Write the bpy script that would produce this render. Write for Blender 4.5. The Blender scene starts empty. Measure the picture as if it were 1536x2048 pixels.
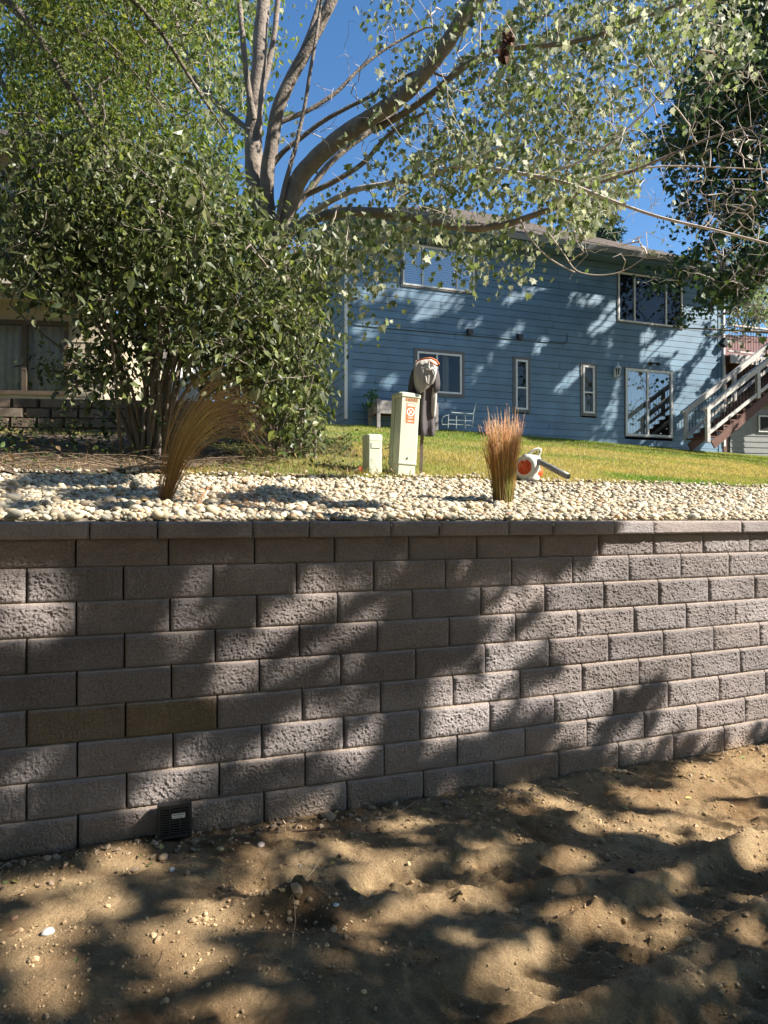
import bpy, math, random
import numpy as np
from mathutils import Vector, Matrix
R_ = math.radians
rng = np.random.default_rng(7); random.seed(7)
S = bpy.context.scene
COL = S.collection

# ---------------------------------------------------------------- camera, light, exposure
F = 1430.0; PIT = 0.0093; EYE = 1.45
cam = bpy.data.objects.new('camera', bpy.data.cameras.new('camera')); COL.objects.link(cam)
cam.location = (0, 0, EYE); cam.rotation_euler = (math.pi/2 + PIT, 0, 0)
cam.data.sensor_fit = 'VERTICAL'; cam.data.sensor_height = 36; cam.data.lens = 36*F/2048
cam.data.clip_start = 0.05; cam.data.clip_end = 900
S.camera = cam
SUN_EL = R_(40); SUN_AZ = R_(103.0)
SD = np.array([math.sin(SUN_AZ)*math.cos(SUN_EL), math.cos(SUN_AZ)*math.cos(SUN_EL), math.sin(SUN_EL)])
W = bpy.data.worlds.new('World'); S.world = W; W.use_nodes = True
nt = W.node_tree; bg = nt.nodes['Background']; sky = nt.nodes.new('ShaderNodeTexSky')
sky.sky_type = 'NISHITA'; sky.sun_disc = False; sky.sun_elevation = SUN_EL; sky.sun_rotation = SUN_AZ
sky.air_density = 1.0; sky.dust_density = 0.3; sky.ozone_density = 2.5; sky.altitude = 300
hs_ = nt.nodes.new('ShaderNodeHueSaturation'); hs_.inputs['Saturation'].default_value = 1.2; nt.links.new(sky.outputs[0], hs_.inputs['Color']); nt.links.new(hs_.outputs[0], bg.inputs[0]); bg.inputs[1].default_value = 0.08
sl = bpy.data.lights.new('sun', 'SUN'); sl.energy = 5.0; sl.angle = R_(0.53); sl.color = (1.0, 0.93, 0.82)
so = bpy.data.objects.new('sun', sl); COL.objects.link(so); so.location = (20, 0, 20)
so.rotation_euler = Vector(SD).to_track_quat('Z', 'Y').to_euler()
S.render.engine = 'CYCLES'
S.view_settings.view_transform = 'Standard'; S.view_settings.look = 'None'
S.view_settings.gamma = 1; S.view_settings.exposure = 1.38
try:
    S.cycles.max_bounces = 6; S.cycles.transparent_max_bounces = 12
except Exception: pass

# ---------------------------------------------------------------- helpers
def raydir(px, py):
    u = (px-768)/F; w = (1024-py)/F; c, s = math.cos(PIT), math.sin(PIT)
    return np.stack([u + 0*w, c - w*s, s + w*c], -1)
def P(px, py, Y):                       # a pixel of the photo at depth Y
    d = raydir(np.asarray(px, float), np.asarray(py, float)); return np.array([0, 0, EYE]) + d*(np.asarray(Y, float)/d[..., 1])[..., None]
def proj(p):
    p = np.asarray(p, float); c, s = math.cos(PIT), math.sin(PIT)
    y, z = p[..., 1], p[..., 2]-EYE; d = y*c + z*s; v = -y*s + z*c
    return 768 + F*p[..., 0]/d, 1024 - F*v/d, d
_ng = np.random.default_rng(99).random((64, 64))
def vn(x, y):
    xi = np.floor(x).astype(int); yi = np.floor(y).astype(int); fx = x-xi; fy = y-yi
    fx = fx*fx*(3-2*fx); fy = fy*fy*(3-2*fy); g = lambda a, b: _ng[a % 64, b % 64]
    return (g(xi, yi)*(1-fx)+g(xi+1, yi)*fx)*(1-fy)+(g(xi, yi+1)*(1-fx)+g(xi+1, yi+1)*fx)*fy - .5
def fbm(x, y, o=4, gain=.5):
    t = 0; a = 1
    for i in range(o): t = t + a*vn(x*2**i+i*17.3, y*2**i+i*5.7); a *= gain
    return t
def nrm(v): v = np.asarray(v, float); return v/np.maximum(np.linalg.norm(v, axis=-1, keepdims=True), 1e-9)

class MB:
    def __init__(s): s.V = []; s.F3 = []; s.F4 = []; s.n = 0; s.C = []; s.NG = []
    def add(s, V, F, col=None):
        V = np.asarray(V, float).reshape(-1, 3); F = np.asarray(F, int)
        (s.F3 if F.shape[1] == 3 else s.F4).append(F + s.n)
        s.V.append(V); c = np.ones((len(V), 3))
        if col is not None: c = c*0 + np.asarray(col, float)
        s.C.append(c); s.n += len(V); return s
    def ngon(s, V, col=None):
        V = np.asarray(V, float); s.NG.append(list(range(s.n, s.n+len(V)))); s.V.append(V)
        c = np.ones((len(V), 3));
        if col is not None: c = c*0+np.asarray(col, float)
        s.C.append(c); s.n += len(V); return s
    def frame(s, o, ax, ay, az, col=None):   # parallelepiped from corner o with edges ax, ay, az
        o, ax, ay, az = [np.asarray(q, float) for q in (o, ax, ay, az)]
        V = [o, o+ax, o+ax+ay, o+ay, o+az, o+ax+az, o+ax+ay+az, o+ay+az]
        Fq = [(0, 3, 2, 1), (4, 5, 6, 7), (0, 1, 5, 4), (1, 2, 6, 5), (2, 3, 7, 6), (3, 0, 4, 7)]
        if np.dot(np.cross(ax, ay), az) < 0: Fq = [f[::-1] for f in Fq]
        return s.add(V, Fq, col)
    def box(s, c, sz, col=None):
        c = np.asarray(c, float); sz = np.asarray(sz, float)
        return s.frame(c-sz/2, (sz[0], 0, 0), (0, sz[1], 0), (0, 0, sz[2]), col)
    def bar(s, a, b, w, h, up=(0, 0, 1), col=None):
        a, b = np.asarray(a, float), np.asarray(b, float); t = nrm(b-a); x = nrm(np.cross(t, up)); y = np.cross(x, t)
        return s.frame(a-x*w/2-y*h/2, x*w, y*h, b-a, col)
    def tube(s, pts, rad, k=6, col=None, cap=False):
        pts = np.asarray(pts, float); n = len(pts); rad = np.broadcast_to(np.asarray(rad, float), (n,))
        tg = np.gradient(pts, axis=0); tg = nrm(tg)
        ref = np.array([.13, .31, .94]) if abs(tg[0, 2]) < .9 else np.array([.9, .3, .1])
        x = nrm(np.cross(tg, ref)); y = np.cross(tg, x)
        a = np.arange(k)*2*np.pi/k
        V = pts[:, None] + rad[:, None, None]*(np.cos(a)[None, :, None]*x[:, None] + np.sin(a)[None, :, None]*y[:, None])
        i = np.arange(n-1)[:, None]*k; j = np.arange(k)[None]; j2 = (j+1) % k
        Fq = np.stack([i+j, i+j2, i+k+j2, i+k+j], -1).reshape(-1, 4)
        if col is not None and np.ndim(col) == 2: col = np.repeat(col, k, 0)
        n0 = s.n
        s.add(V.reshape(-1, 3), Fq, col)
        if cap: s.NG.append(list(range(n0+(n-1)*k, n0+n*k))); s.NG.append(list(range(n0, n0+k))[::-1])
        return s
    def loft(s, rings, col=None, cap=True, close=True):
        rings = np.asarray(rings, float); n, k, _ = rings.shape
        i = np.arange(n-1)[:, None]*k; j = np.arange(k if close else k-1)[None]; j2 = (j+1) % k
        Fq = np.stack([i+j, i+j2, i+k+j2, i+k+j], -1).reshape(-1, 4); n0 = s.n
        s.add(rings.reshape(-1, 3), Fq, col)
        if cap: s.NG.append(list(range(n0+(n-1)*k, n0+n*k))); s.NG.append(list(range(n0, n0+k))[::-1])
        return s
    def lathe(s, c, prof, k=16, axis=(0, 0, 1), col=None, cap=True):
        ax = nrm(axis); ref = np.array([1., 0, 0]) if abs(ax[0]) < .9 else np.array([0, 1., 0])
        x = nrm(np.cross(ax, ref)); y = np.cross(ax, x); a = np.arange(k)*2*np.pi/k
        c = np.asarray(c, float)
        rings = [c + ax*h + r*(np.cos(a)[:, None]*x+np.sin(a)[:, None]*y) for r, h in prof]
        return s.loft(rings, col, cap)
    def build(s, name, mat, parent=None, smooth=False, base=None):
        V = np.concatenate(s.V)
        off = np.zeros(3)
        p = parent
        while p is not None: off += np.array(p.location); p = p.parent
        if base is not None: off = np.asarray(base, float)
        V = V - off
        me = bpy.data.meshes.new(name)
        Fs = []; tot = []
        if s.F3: f = np.concatenate(s.F3); Fs.append(f.ravel()); tot.append(np.full(len(f), 3))
        if s.F4: f = np.concatenate(s.F4); Fs.append(f.ravel()); tot.append(np.full(len(f), 4))
        for g in s.NG: Fs.append(np.array(g)); tot.append(np.array([len(g)]))
        L = np.concatenate(Fs).astype(np.int32); T = np.concatenate(tot).astype(np.int32)
        me.vertices.add(len(V)); me.vertices.foreach_set('co', V.astype(np.float32).ravel())
        me.loops.add(len(L)); me.loops.foreach_set('vertex_index', L)
        me.polygons.add(len(T)); me.polygons.foreach_set('loop_start', np.concatenate([[0], np.cumsum(T)[:-1]]).astype(np.int32))
        me.polygons.foreach_set('loop_total', T)
        me.polygons.foreach_set('use_smooth', np.full(len(T), bool(smooth)))
        at = me.color_attributes.new('Col', 'FLOAT_COLOR', 'POINT')
        c = np.concatenate([np.concatenate(s.C), np.ones((len(V), 1))], 1)
        at.data.foreach_set('color', c.astype(np.float32).ravel())
        me.update(calc_edges=True); me.validate()
        if mat is not None: me.materials.append(mat)
        o = bpy.data.objects.new(name, me); COL.objects.link(o)
        if base is not None and parent is None: o.location = base
        if parent is not None: o.parent = parent
        return o
def tag(o, label=None, cat=None, group=None, kind=None):
    if label: o['label'] = label
    if cat: o['category'] = cat
    if group: o['group'] = group
    if kind: o['kind'] = kind
    return o
def empty(name, loc, label, cat, group=None):
    o = bpy.data.objects.new(name, None); COL.objects.link(o); o.location = tuple(float(q) for q in loc); o.empty_display_size = .1
    return tag(o, label, cat, group)

def mat(name, col=(.5, .5, .5), rough=.7, metal=0, spec=.5, var=0, vscale=8, bump=0, bscale=60, vcol=False, trans=0, col2=None, bdist=.01, sheen=0, detail=6, bump2=0, b2scale=300):
    m = bpy.data.materials.new(name); m.use_nodes = True; n = m.node_tree.nodes; l = m.node_tree.links
    b = n['Principled BSDF']; b.inputs['Roughness'].default_value = rough; b.inputs['Metallic'].default_value = metal
    b.inputs['Specular IOR Level'].default_value = spec
    tc = n.new('ShaderNodeTexCoord'); src = None
    base = n.new('ShaderNodeRGB'); base.outputs[0].default_value = (*col, 1); cur = base.outputs[0]
    if vcol:
        a = n.new('ShaderNodeAttribute'); a.attribute_name = 'Col'
        mx = n.new('ShaderNodeMix'); mx.data_type = 'RGBA'; mx.blend_type = 'MULTIPLY'; mx.inputs[0].default_value = 1
        l.new(cur, mx.inputs[6]); l.new(a.outputs['Color'], mx.inputs[7]); cur = mx.outputs[2]
    if var or col2:
        t = n.new('ShaderNodeTexNoise'); t.inputs['Scale'].default_value = vscale; t.inputs['Detail'].default_value = detail
        l.new(tc.outputs['Object'], t.inputs['Vector'])
        r = n.new('ShaderNodeMapRange'); r.inputs[1].default_value = .3; r.inputs[2].default_value = .7
        l.new(t.outputs[0], r.inputs[0])
        mx = n.new('ShaderNodeMix'); mx.data_type = 'RGBA'
        if col2:
            mx.blend_type = 'MIX'; l.new(r.outputs[0], mx.inputs[0]); l.new(cur, mx.inputs[6]); mx.inputs[7].default_value = (*col2, 1)
        else:
            r.inputs[3].default_value = 1-var; r.inputs[4].default_value = 1+var
            mx.blend_type = 'MULTIPLY'; mx.inputs[0].default_value = 1
            l.new(cur, mx.inputs[6]); l.new(r.outputs[0], mx.inputs[7])
        cur = mx.outputs[2]
    l.new(cur, b.inputs['Base Color'])
    if bump:
        t = n.new('ShaderNodeTexNoise'); t.inputs['Scale'].default_value = bscale; t.inputs['Detail'].default_value = 5
        l.new(tc.outputs['Object'], t.inputs['Vector']); bp = n.new('ShaderNodeBump')
        bp.inputs['Strength'].default_value = bump; bp.inputs['Distance'].default_value = bdist
        l.new(t.outputs[0], bp.inputs['Height']); l.new(bp.outputs[0], b.inputs['Normal'])
    if trans:
        tr = n.new('ShaderNodeBsdfTranslucent'); ms = n.new('ShaderNodeMixShader'); ms.inputs[0].default_value = trans
        hs = n.new('ShaderNodeHueSaturation'); hs.inputs['Value'].default_value = 1.5; hs.inputs['Saturation'].default_value = 1.15
        l.new(cur, hs.inputs['Color']); l.new(hs.outputs[0], tr.inputs[0])
        l.new(b.outputs[0], ms.inputs[1]); l.new(tr.outputs[0], ms.inputs[2]); l.new(ms.outputs[0], n['Material Output'].inputs[0])
    return m

def glass_mat(name, tint=(.75, .8, .82), refl=.18):
    m = bpy.data.materials.new(name); m.use_nodes = True; n = m.node_tree.nodes; l = m.node_tree.links
    n.remove(n['Principled BSDF']); g = n.new('ShaderNodeBsdfGlossy'); g.inputs['Roughness'].default_value = .015
    t = n.new('ShaderNodeBsdfTransparent'); t.inputs[0].default_value = (*tint, 1)
    fr = n.new('ShaderNodeFresnel'); fr.inputs[0].default_value = 1.5
    ad = n.new('ShaderNodeMath'); ad.operation = 'ADD'; ad.inputs[1].default_value = refl; l.new(fr.outputs[0], ad.inputs[0])
    ms = n.new('ShaderNodeMixShader'); l.new(ad.outputs[0], ms.inputs[0]); l.new(t.outputs[0], ms.inputs[1]); l.new(g.outputs[0], ms.inputs[2])
    l.new(ms.outputs[0], n['Material Output'].inputs[0]); return m

# ---------------------------------------------------------------- site geometry
WA, WB, WQ = 3.715, .378, .016        # front face of the wall's top course: Y = WA + WB X + WQ X^2
WN = math.hypot(1, WB); TW = np.array([1, WB, 0])/WN; NW = np.array([WB, -1, 0])/WN   # along, outward
def wallY(X): return WA + WB*X + WQ*np.where(np.abs(X) < 6, X*X, 36+12*(np.abs(X)-6))
TOPZ = EYE-.012; CAPH = .080
def vdist(X, Y): return (Y - wallY(X))/WN
def gedge(X): return 3.62 + .085*np.clip(X, -4, 9) + .08*np.sin(X*2.1) + .05*np.sin(X*5.3+1)
HB = .36; HN = math.hypot(1, HB); TH = np.array([1, HB, 0])/HN; NH = np.array([HB, -1, 0])/HN; HC = np.array([-.962, 19.355, 0.])
def hz(X, Y):                          # ground behind the wall
    v = vdist(X, Y); g = gedge(X)
    z = TOPZ - .035 + .125*np.clip(v, -.5, None) - .0*v
    zl = TOPZ - .035 + .125*g + .03 + .185*(v-g)
    vh = 14.9
    zl = np.where(v > vh, TOPZ-.005+.125*g+.185*(vh-g)+.01*(v-vh), zl)
    z = np.where(v > g, zl, z)
    z = z + .03*fbm(X*.35, Y*.35, 2)*np.clip(v-1, 0, 1)
    return z
def ground_pt(px, py):
    d = raydir(np.asarray(px, float), np.asarray(py, float)); d = d/d[..., 1:2]
    t = np.linspace(4, 26, 900); p = d*t[:, None]; z = hz(p[:, 0], p[:, 1]); diff = EYE + p[:, 2] - z
    ok = (vdist(p[:, 0], p[:, 1]) > .3) & (diff <= 0)
    i = np.argmax(ok) if ok.any() else len(t)-1
    return np.array([p[i, 0], p[i, 1], z[i]])

# ---- sand height
def track(X, Y, a, b, wid, lug, dep, ph=0):
    a = np.array(a); b = np.array(b); t = (b-a)/np.linalg.norm(b-a); n = np.array([-t[1], t[0]])
    u = (X-a[0])*t[0]+(Y-a[1])*t[1]; w = (X-a[0])*n[0]+(Y-a[1])*n[1] + .03*np.sin(u*2.2+ph)
    ins = np.clip((wid-np.abs(w))/.05, 0, 1)*np.clip(u/.1, 0, 1)*np.clip((np.linalg.norm(b-a)-u)/.2, 0, 1)
    saw = ((u + .5*w + .015*np.sin(w*21)) / lug + ph) % 1.0
    lg = np.where(saw < .72, saw/.72, (1-saw)/.28)
    berm = np.exp(-((np.abs(w)-wid-.045)/.04)**2)*np.clip(u/.1, 0, 1)*np.clip((np.linalg.norm(b-a)-u)/.2, 0, 1)
    return ins*(-dep + dep*.9*lg*(.6+.5*vn(u*9+3, w*6))) + berm*dep*.7*(.6+.8*vn(u*14, w*8))
_fr = np.random.default_rng(5)
_blobs = [(_fr.uniform(-3, 5), _fr.uniform(1.2, 5.5), _fr.uniform(.05, .16), _fr.uniform(-.020, .014), _fr.uniform(0, 3.14), _fr.uniform(.4, 1)) for _ in range(240)]
def sandz(X, Y):
    z = .040*fbm(X*.9, Y*.9, 2) + .014*fbm(X*3.2+4, Y*3.2, 3, .5) + .012*fbm(X*14, Y*14, 4, .7)*(.5+1.5*np.clip(vn(X*2.3, Y*2.9)+.4, 0, 1)) + .012*np.abs(fbm(X*6+3, Y*8, 4, .6))*(.4+vn(X*1.7, Y*1.7+9))
    z = z + .014*np.abs(fbm(X*5+9, Y*5+2, 3))*np.clip((3.3-Y)/.8, 0, 1)
    tn = fbm(X*2.6+31, Y*3.4+5, 3); z = z + .014/(1+np.exp(-np.clip((tn-.12)/.012, -30, 30)))
    for (x, y, r, h, a, e) in _blobs:
        dx = X-x; dy = Y-y; m = (np.abs(dx) < r*3.5) & (np.abs(dy) < r*3.5)
        if not m.any(): continue
        u = dx*math.cos(a)+dy*math.sin(a); v = (-dx*math.sin(a)+dy*math.cos(a))/e
        q = (u*u+v*v)/(r*r); z = z + np.where(m, h*np.exp(-q*q)*(1+.35*np.cos(6*np.sqrt(q))), 0)
    z = z + track(X, Y, (.1, 2.05), (1.9, 3.15), .13, .10, .060) + track(X, Y, (.45, 1.85), (2.9, 3.0), .12, .10, .058, .4)
    z = z + track(X, Y, (-.6, 2.75), (.9, 3.0), .10, .09, .040, .2) + track(X, Y, (1.2, 3.3), (4.0, 4.2), .15, .10, .030, .7)
    z = z + track(X, Y, (-1.6, 2.1), (.2, 2.0), .12, .09, .018, .1)
    # raked clod of darker soil, left of the middle
    z = z + .075*np.exp(-(((X+.30)/.13)**2+((Y-2.66)/.11)**2)) * (1+.5*fbm(X*22, Y*22, 3)) - .05*np.exp(-(((X+.30)/.07)**2+((Y-2.54)/.05)**2))
    wv = -vdist(X, Y)                    # a little heap against the wall, higher to the right
    z = z + (.02+.045*fbm(X*1.3+2, X*0+.5, 2))*np.exp(-np.clip(wv, 0, 9)/.25)
    k = ((wv-.15-.05*np.sin(X*3)) / .06); z = z + .008*np.sin(k*1.2)*np.exp(-(wv-.5)**2/.4)
    return z + .01
# ---------------------------------------------------------------- materials
def sand_material():
    m = bpy.data.materials.new('sand'); m.use_nodes = True; n = m.node_tree.nodes; l = m.node_tree.links; b = n['Principled BSDF']
    b.inputs['Roughness'].default_value = .95; b.inputs['Specular IOR Level'].default_value = .15
    tc = n.new('ShaderNodeTexCoord')
    def noise(s, d=6, r=.6):
        t = n.new('ShaderNodeTexNoise'); t.inputs['Scale'].default_value = s; t.inputs['Detail'].default_value = d; t.inputs['Roughness'].default_value = r
        l.new(tc.outputs['Object'], t.inputs[0]); return t.outputs[0]
    cr = n.new('ShaderNodeValToRGB'); e = cr.color_ramp.elements
    e[0].position = .32; e[0].color = (.29, .18, .09, 1); e[1].position = .66; e[1].color = (.57, .415, .24, 1)
    l.new(noise(2.3, 8, .65), cr.inputs[0])
    mx = n.new('ShaderNodeMix'); mx.data_type = 'RGBA'; mx.blend_type = 'MULTIPLY'; mx.inputs[0].default_value = 1
    mr = n.new('ShaderNodeMapRange'); mr.inputs[1].default_value = .3; mr.inputs[2].default_value = .7; mr.inputs[3].default_value = .72; mr.inputs[4].default_value = 1.2
    l.new(noise(130, 4, .7), mr.inputs[0]); l.new(cr.outputs[0], mx.inputs[6]); l.new(mr.outputs[0], mx.inputs[7])
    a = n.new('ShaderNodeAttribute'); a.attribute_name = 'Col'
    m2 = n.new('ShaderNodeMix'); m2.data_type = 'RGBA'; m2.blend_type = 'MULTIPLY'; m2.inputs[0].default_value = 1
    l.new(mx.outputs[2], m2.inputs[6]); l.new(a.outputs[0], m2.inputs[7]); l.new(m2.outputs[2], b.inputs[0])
    ad = n.new('ShaderNodeMath'); ad.operation = 'MULTIPLY_ADD'; ad.inputs[1].default_value = .35
    l.new(noise(320, 3, .7), ad.inputs[0]); l.new(noise(60, 8, .72), ad.inputs[2])
    bp = n.new('ShaderNodeBump'); bp.inputs['Strength'].default_value = 1; bp.inputs['Distance'].default_value = .026
    l.new(ad.outputs[0], bp.inputs['Height']); l.new(bp.outputs[0], b.inputs['Normal']); return m
M_sand = sand_material()
def block_material(name, dark, light):
    m = bpy.data.materials.new(name); m.use_nodes = True; n = m.node_tree.nodes; l = m.node_tree.links; b = n['Principled BSDF']
    b.inputs['Roughness'].default_value = .9; b.inputs['Specular IOR Level'].default_value = .25
    tc = n.new('ShaderNodeTexCoord'); a = n.new('ShaderNodeAttribute'); a.attribute_name = 'Col'
    def noise(s, d=6, r=.6):
        t = n.new('ShaderNodeTexNoise'); t.inputs['Scale'].default_value = s; t.inputs['Detail'].default_value = d; t.inputs['Roughness'].default_value = r
        l.new(tc.outputs['Object'], t.inputs[0]); return t.outputs[0]
    cr = n.new('ShaderNodeValToRGB'); e = cr.color_ramp.elements
    e[0].position = .3; e[0].color = (*dark, 1); e[1].position = .7; e[1].color = (*light, 1)
    l.new(noise(6, 8, .7), cr.inputs[0])
    mx = n.new('ShaderNodeMix'); mx.data_type = 'RGBA'; mx.blend_type = 'MULTIPLY'; mx.inputs[0].default_value = 1
    l.new(cr.outputs[0], mx.inputs[6]); l.new(a.outputs[0], mx.inputs[7])
    # pale aggregate specks
    v = n.new('ShaderNodeTexVoronoi'); v.inputs['Scale'].default_value = 75; l.new(tc.outputs['Object'], v.inputs[0])
    r = n.new('ShaderNodeMapRange'); r.inputs[1].default_value = .10; r.inputs[2].default_value = .22; r.inputs[3].default_value = 1; r.inputs[4].default_value = 0
    l.new(v.outputs['Distance'], r.inputs[0])
    gt = n.new('ShaderNodeMath'); gt.operation = 'GREATER_THAN'; gt.inputs[1].default_value = .78
    sp = n.new('ShaderNodeSeparateColor'); l.new(v.outputs['Color'], sp.inputs[0]); l.new(sp.outputs[0], gt.inputs[0])
    mu = n.new('ShaderNodeMath'); mu.operation = 'MULTIPLY'; l.new(r.outputs[0], mu.inputs[0]); l.new(gt.outputs[0], mu.inputs[1])
    gm = n.new('ShaderNodeMapRange'); gm.inputs[1].default_value = .32; gm.inputs[2].default_value = .68; gm.inputs[3].default_value = .62; gm.inputs[4].default_value = 1.35
    l.new(noise(150, 3, .8), gm.inputs[0]); mg_ = n.new('ShaderNodeMix'); mg_.data_type = 'RGBA'; mg_.blend_type = 'MULTIPLY'; mg_.inputs[0].default_value = 1; l.new(mx.outputs[2], mg_.inputs[6]); l.new(gm.outputs[0], mg_.inputs[7])
    m2 = n.new('ShaderNodeMix'); m2.data_type = 'RGBA'; l.new(mu.outputs[0], m2.inputs[0]); l.new(mg_.outputs[2], m2.inputs[6]); m2.inputs[7].default_value = (.42, .38, .34, 1)
    l.new(m2.outputs[2], b.inputs[0])
    ad = n.new('ShaderNodeMath'); ad.operation = 'MULTIPLY_ADD'; ad.inputs[1].default_value = .5
    l.new(noise(260, 4, .7), ad.inputs[0]); l.new(noise(140, 6, .8), ad.inputs[2])
    bp = n.new('ShaderNodeBump'); bp.inputs['Strength'].default_value = 1; bp.inputs['Distance'].default_value = .030
    l.new(ad.outputs[0], bp.inputs['Height']); l.new(bp.outputs[0], b.inputs['Normal']); return m
M_block = block_material('wall_block', (.435, .383, .382), (.565, .503, .495))
M_cap = block_material('cap_block', (.435, .383, .382), (.565, .503, .495))
M_tierblock = block_material('tier_block', (.20, .15, .12), (.34, .27, .21))
M_gbase = mat('gravel_base', (.16, .135, .10), .95, bump=.6, bscale=50)
M_pebble = mat('pebble', (1, 1, 1), .65, vcol=True, var=.10, vscale=70, spec=.35)
M_lawn = mat('lawn_soil', (.10, .115, .028), .95, col2=(.20, .17, .06), vscale=2.2, bump=.8, bscale=40, bdist=.03)
M_grass = mat('grass_blade', (1, 1, 1), .6, vcol=True, trans=.35, spec=.25)
M_bark = mat('bark', (.28, .23, .19), .9, col2=(.15, .125, .105), vscale=5, bump=.7, bscale=26, bdist=.03, vcol=True)
M_twig = mat('twig', (.36, .30, .25), .8, vcol=True)
M_lmaple = mat('leaf_maple', (1, 1, 1), .55, vcol=True, trans=.42, spec=.35)
M_llilac = mat('leaf_shrub', (1, 1, 1), .42, vcol=True, trans=.38, spec=.45)
M_ldark = mat('leaf_dark', (1, 1, 1), .5, vcol=True, trans=.25, spec=.4)
M_siding = mat('blue_siding', (.112, .20, .288), .55, var=.16, vscale=1.7, bump=.25, bscale=35, bdist=.004, vcol=True)
M_trim_w = mat('white_trim', (.68, .68, .66), .5, var=.06)
M_trim_g = mat('grey_trim', (.13, .12, .115), .6, var=.1)
M_roof = mat('shingle', (.125, .105, .095), .9, col2=(.20, .17, .155), vscale=7, bump=.6, bscale=30, bdist=.02, vcol=True)
M_gutter = mat('gutter_paint', (.20, .22, .235), .45)
M_fascia = mat('soffit_paint', (.10, .17, .22), .6)
M_glass = glass_mat('window_glass', tint=(.5, .52, .53), refl=0)
M_glass_b = glass_mat('window_glass_bright', refl=.22)
M_blind = mat('blind_slat', (.70, .72, .74), .6)
M_blind_d = mat('dark_blind', (.10, .095, .09), .6)
M_glass_l = glass_mat('old_window_glass', tint=(.95, .95, .95), refl=0)
M_planter = mat('planter_wood', (.24, .22, .215), .85, var=.2, vscale=12)
M_curtain = mat('curtain', (.80, .80, .76), .8, var=.1)
M_dark = mat('dark_interior', (.015, .015, .017), .8)
M_black = mat('black_metal', (.015, .015, .016), .4, spec=.5)
M_wood_w = mat('weathered_wood', (.52, .49, .46), .8, var=.18, vscale=12, bump=.3)
M_wood_r = mat('red_brown_wood', (.115, .050, .034), .75, var=.25, vscale=10)
M_beige = mat('beige_siding', (.42, .36, .27), .65, var=.06)
M_white = mat('white_siding', (.80, .80, .80), .55, var=.04)
M_grey_s = mat('grey_siding', (.22, .225, .22), .7, var=.1)
M_brownf = mat('brown_frame', (.09, .065, .045), .6)
M_ped = mat('pale_green_plastic', (.50, .53, .40), .5, var=.10, vscale=5, bump=.1, bscale=20)
M_ped_d = mat('cap_plastic', (.52, .55, .42), .45)
M_orange = mat('orange_label', (.78, .13, .03), .5)
M_tan = mat('label_tan', (.52, .24, .09), .6)
M_inkb = mat('black_ink', (.03, .025, .02), .6)
M_white_p = mat('white_ink', (.85, .80, .74), .5)
M_blw = mat('pale_grey_plastic', (.58, .57, .52), .4, var=.12, vscale=25)
M_blo = mat('orange_plastic', (.75, .10, .02), .4)
M_tubeg = mat('dark_grey_plastic', (.16, .16, .15), .42, var=.35, vscale=30)
M_hood = mat('light_grey_fleece', (.40, .385, .36), .95, bump=.3, bscale=200, bdist=.003)
M_body = mat('dark_grey_fleece', (.085, .075, .078), .95, bump=.3, bscale=200, bdist=.003)
M_oline = mat('rust_orange_cloth', (.50, .15, .035), .9)
M_grate = mat('black_plastic', (.022, .022, .025), .42, var=.3, vscale=30)
M_sticker = mat('white_sticker', (.72, .72, .70), .5)
M_dry = mat('dry_grass', (1, 1, 1), .7, vcol=True, trans=.3, spec=.25)
M_litter = mat('litter', (1, 1, 1), .85, vcol=True)
M_flag = mat('orange_flag_cloth', (.75, .07, .02), .6, trans=.3)
M_bluep = mat('bright_blue_plastic', (.01, .23, .62), .35)
M_bench = mat('pale_green_metal', (.30, .36, .36), .5)
M_redroof = mat('red_roof', (.15, .07, .062), .8, var=.15, vscale=14)
M_dead = mat('dead_leaf', (.115, .045, .022), .8, var=.3, vscale=20)

# ---------------------------------------------------------------- ground
def axis(parts):
    out = []
    for a, b, st in parts: out.append(np.arange(a, b, st))
    out.append([parts[-1][1]]); return np.concatenate(out)
def grid_mesh(xs, ys, zf, mask=None, colf=None):
    X, Y = np.meshgrid(xs, ys); Z = zf(X, Y); n, k = X.shape
    V = np.stack([X, Y, Z], -1).reshape(-1, 3)
    i = np.arange(n-1)[:, None]*k; j = np.arange(k-1)[None]
    Fq = np.stack([i+j, i+j+1, i+k+j+1, i+k+j], -1).reshape(-1, 4)
    if mask is not None:
        c = V[Fq].mean(1); Fq = Fq[mask(c[:, 0], c[:, 1])]
        u, inv = np.unique(Fq, return_inverse=True); V = V[u]; Fq = inv.reshape(Fq.shape)
    m = MB(); m.add(V, Fq, None if colf is None else colf(V)); return m
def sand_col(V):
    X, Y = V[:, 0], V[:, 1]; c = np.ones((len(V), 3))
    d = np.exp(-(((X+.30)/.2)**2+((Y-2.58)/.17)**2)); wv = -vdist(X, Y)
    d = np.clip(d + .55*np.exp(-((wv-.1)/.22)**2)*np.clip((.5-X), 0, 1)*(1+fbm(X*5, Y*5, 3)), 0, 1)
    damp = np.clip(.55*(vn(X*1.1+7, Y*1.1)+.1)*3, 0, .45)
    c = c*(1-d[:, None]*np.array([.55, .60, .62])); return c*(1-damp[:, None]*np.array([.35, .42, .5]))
xs = axis([(-14, -3.2, .3), (-3.2, 4.2, .0095), (4.2, 14, .3)])
ys = axis([(-9, 1.5, .3), (1.5, 5.7, .0095), (5.7, 9, .3)])
g = grid_mesh(xs, ys, sandz, lambda x, y: vdist(x, y) < .32, sand_col).build('sand_ground', M_sand, smooth=True); tag(g, kind='structure')
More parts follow.
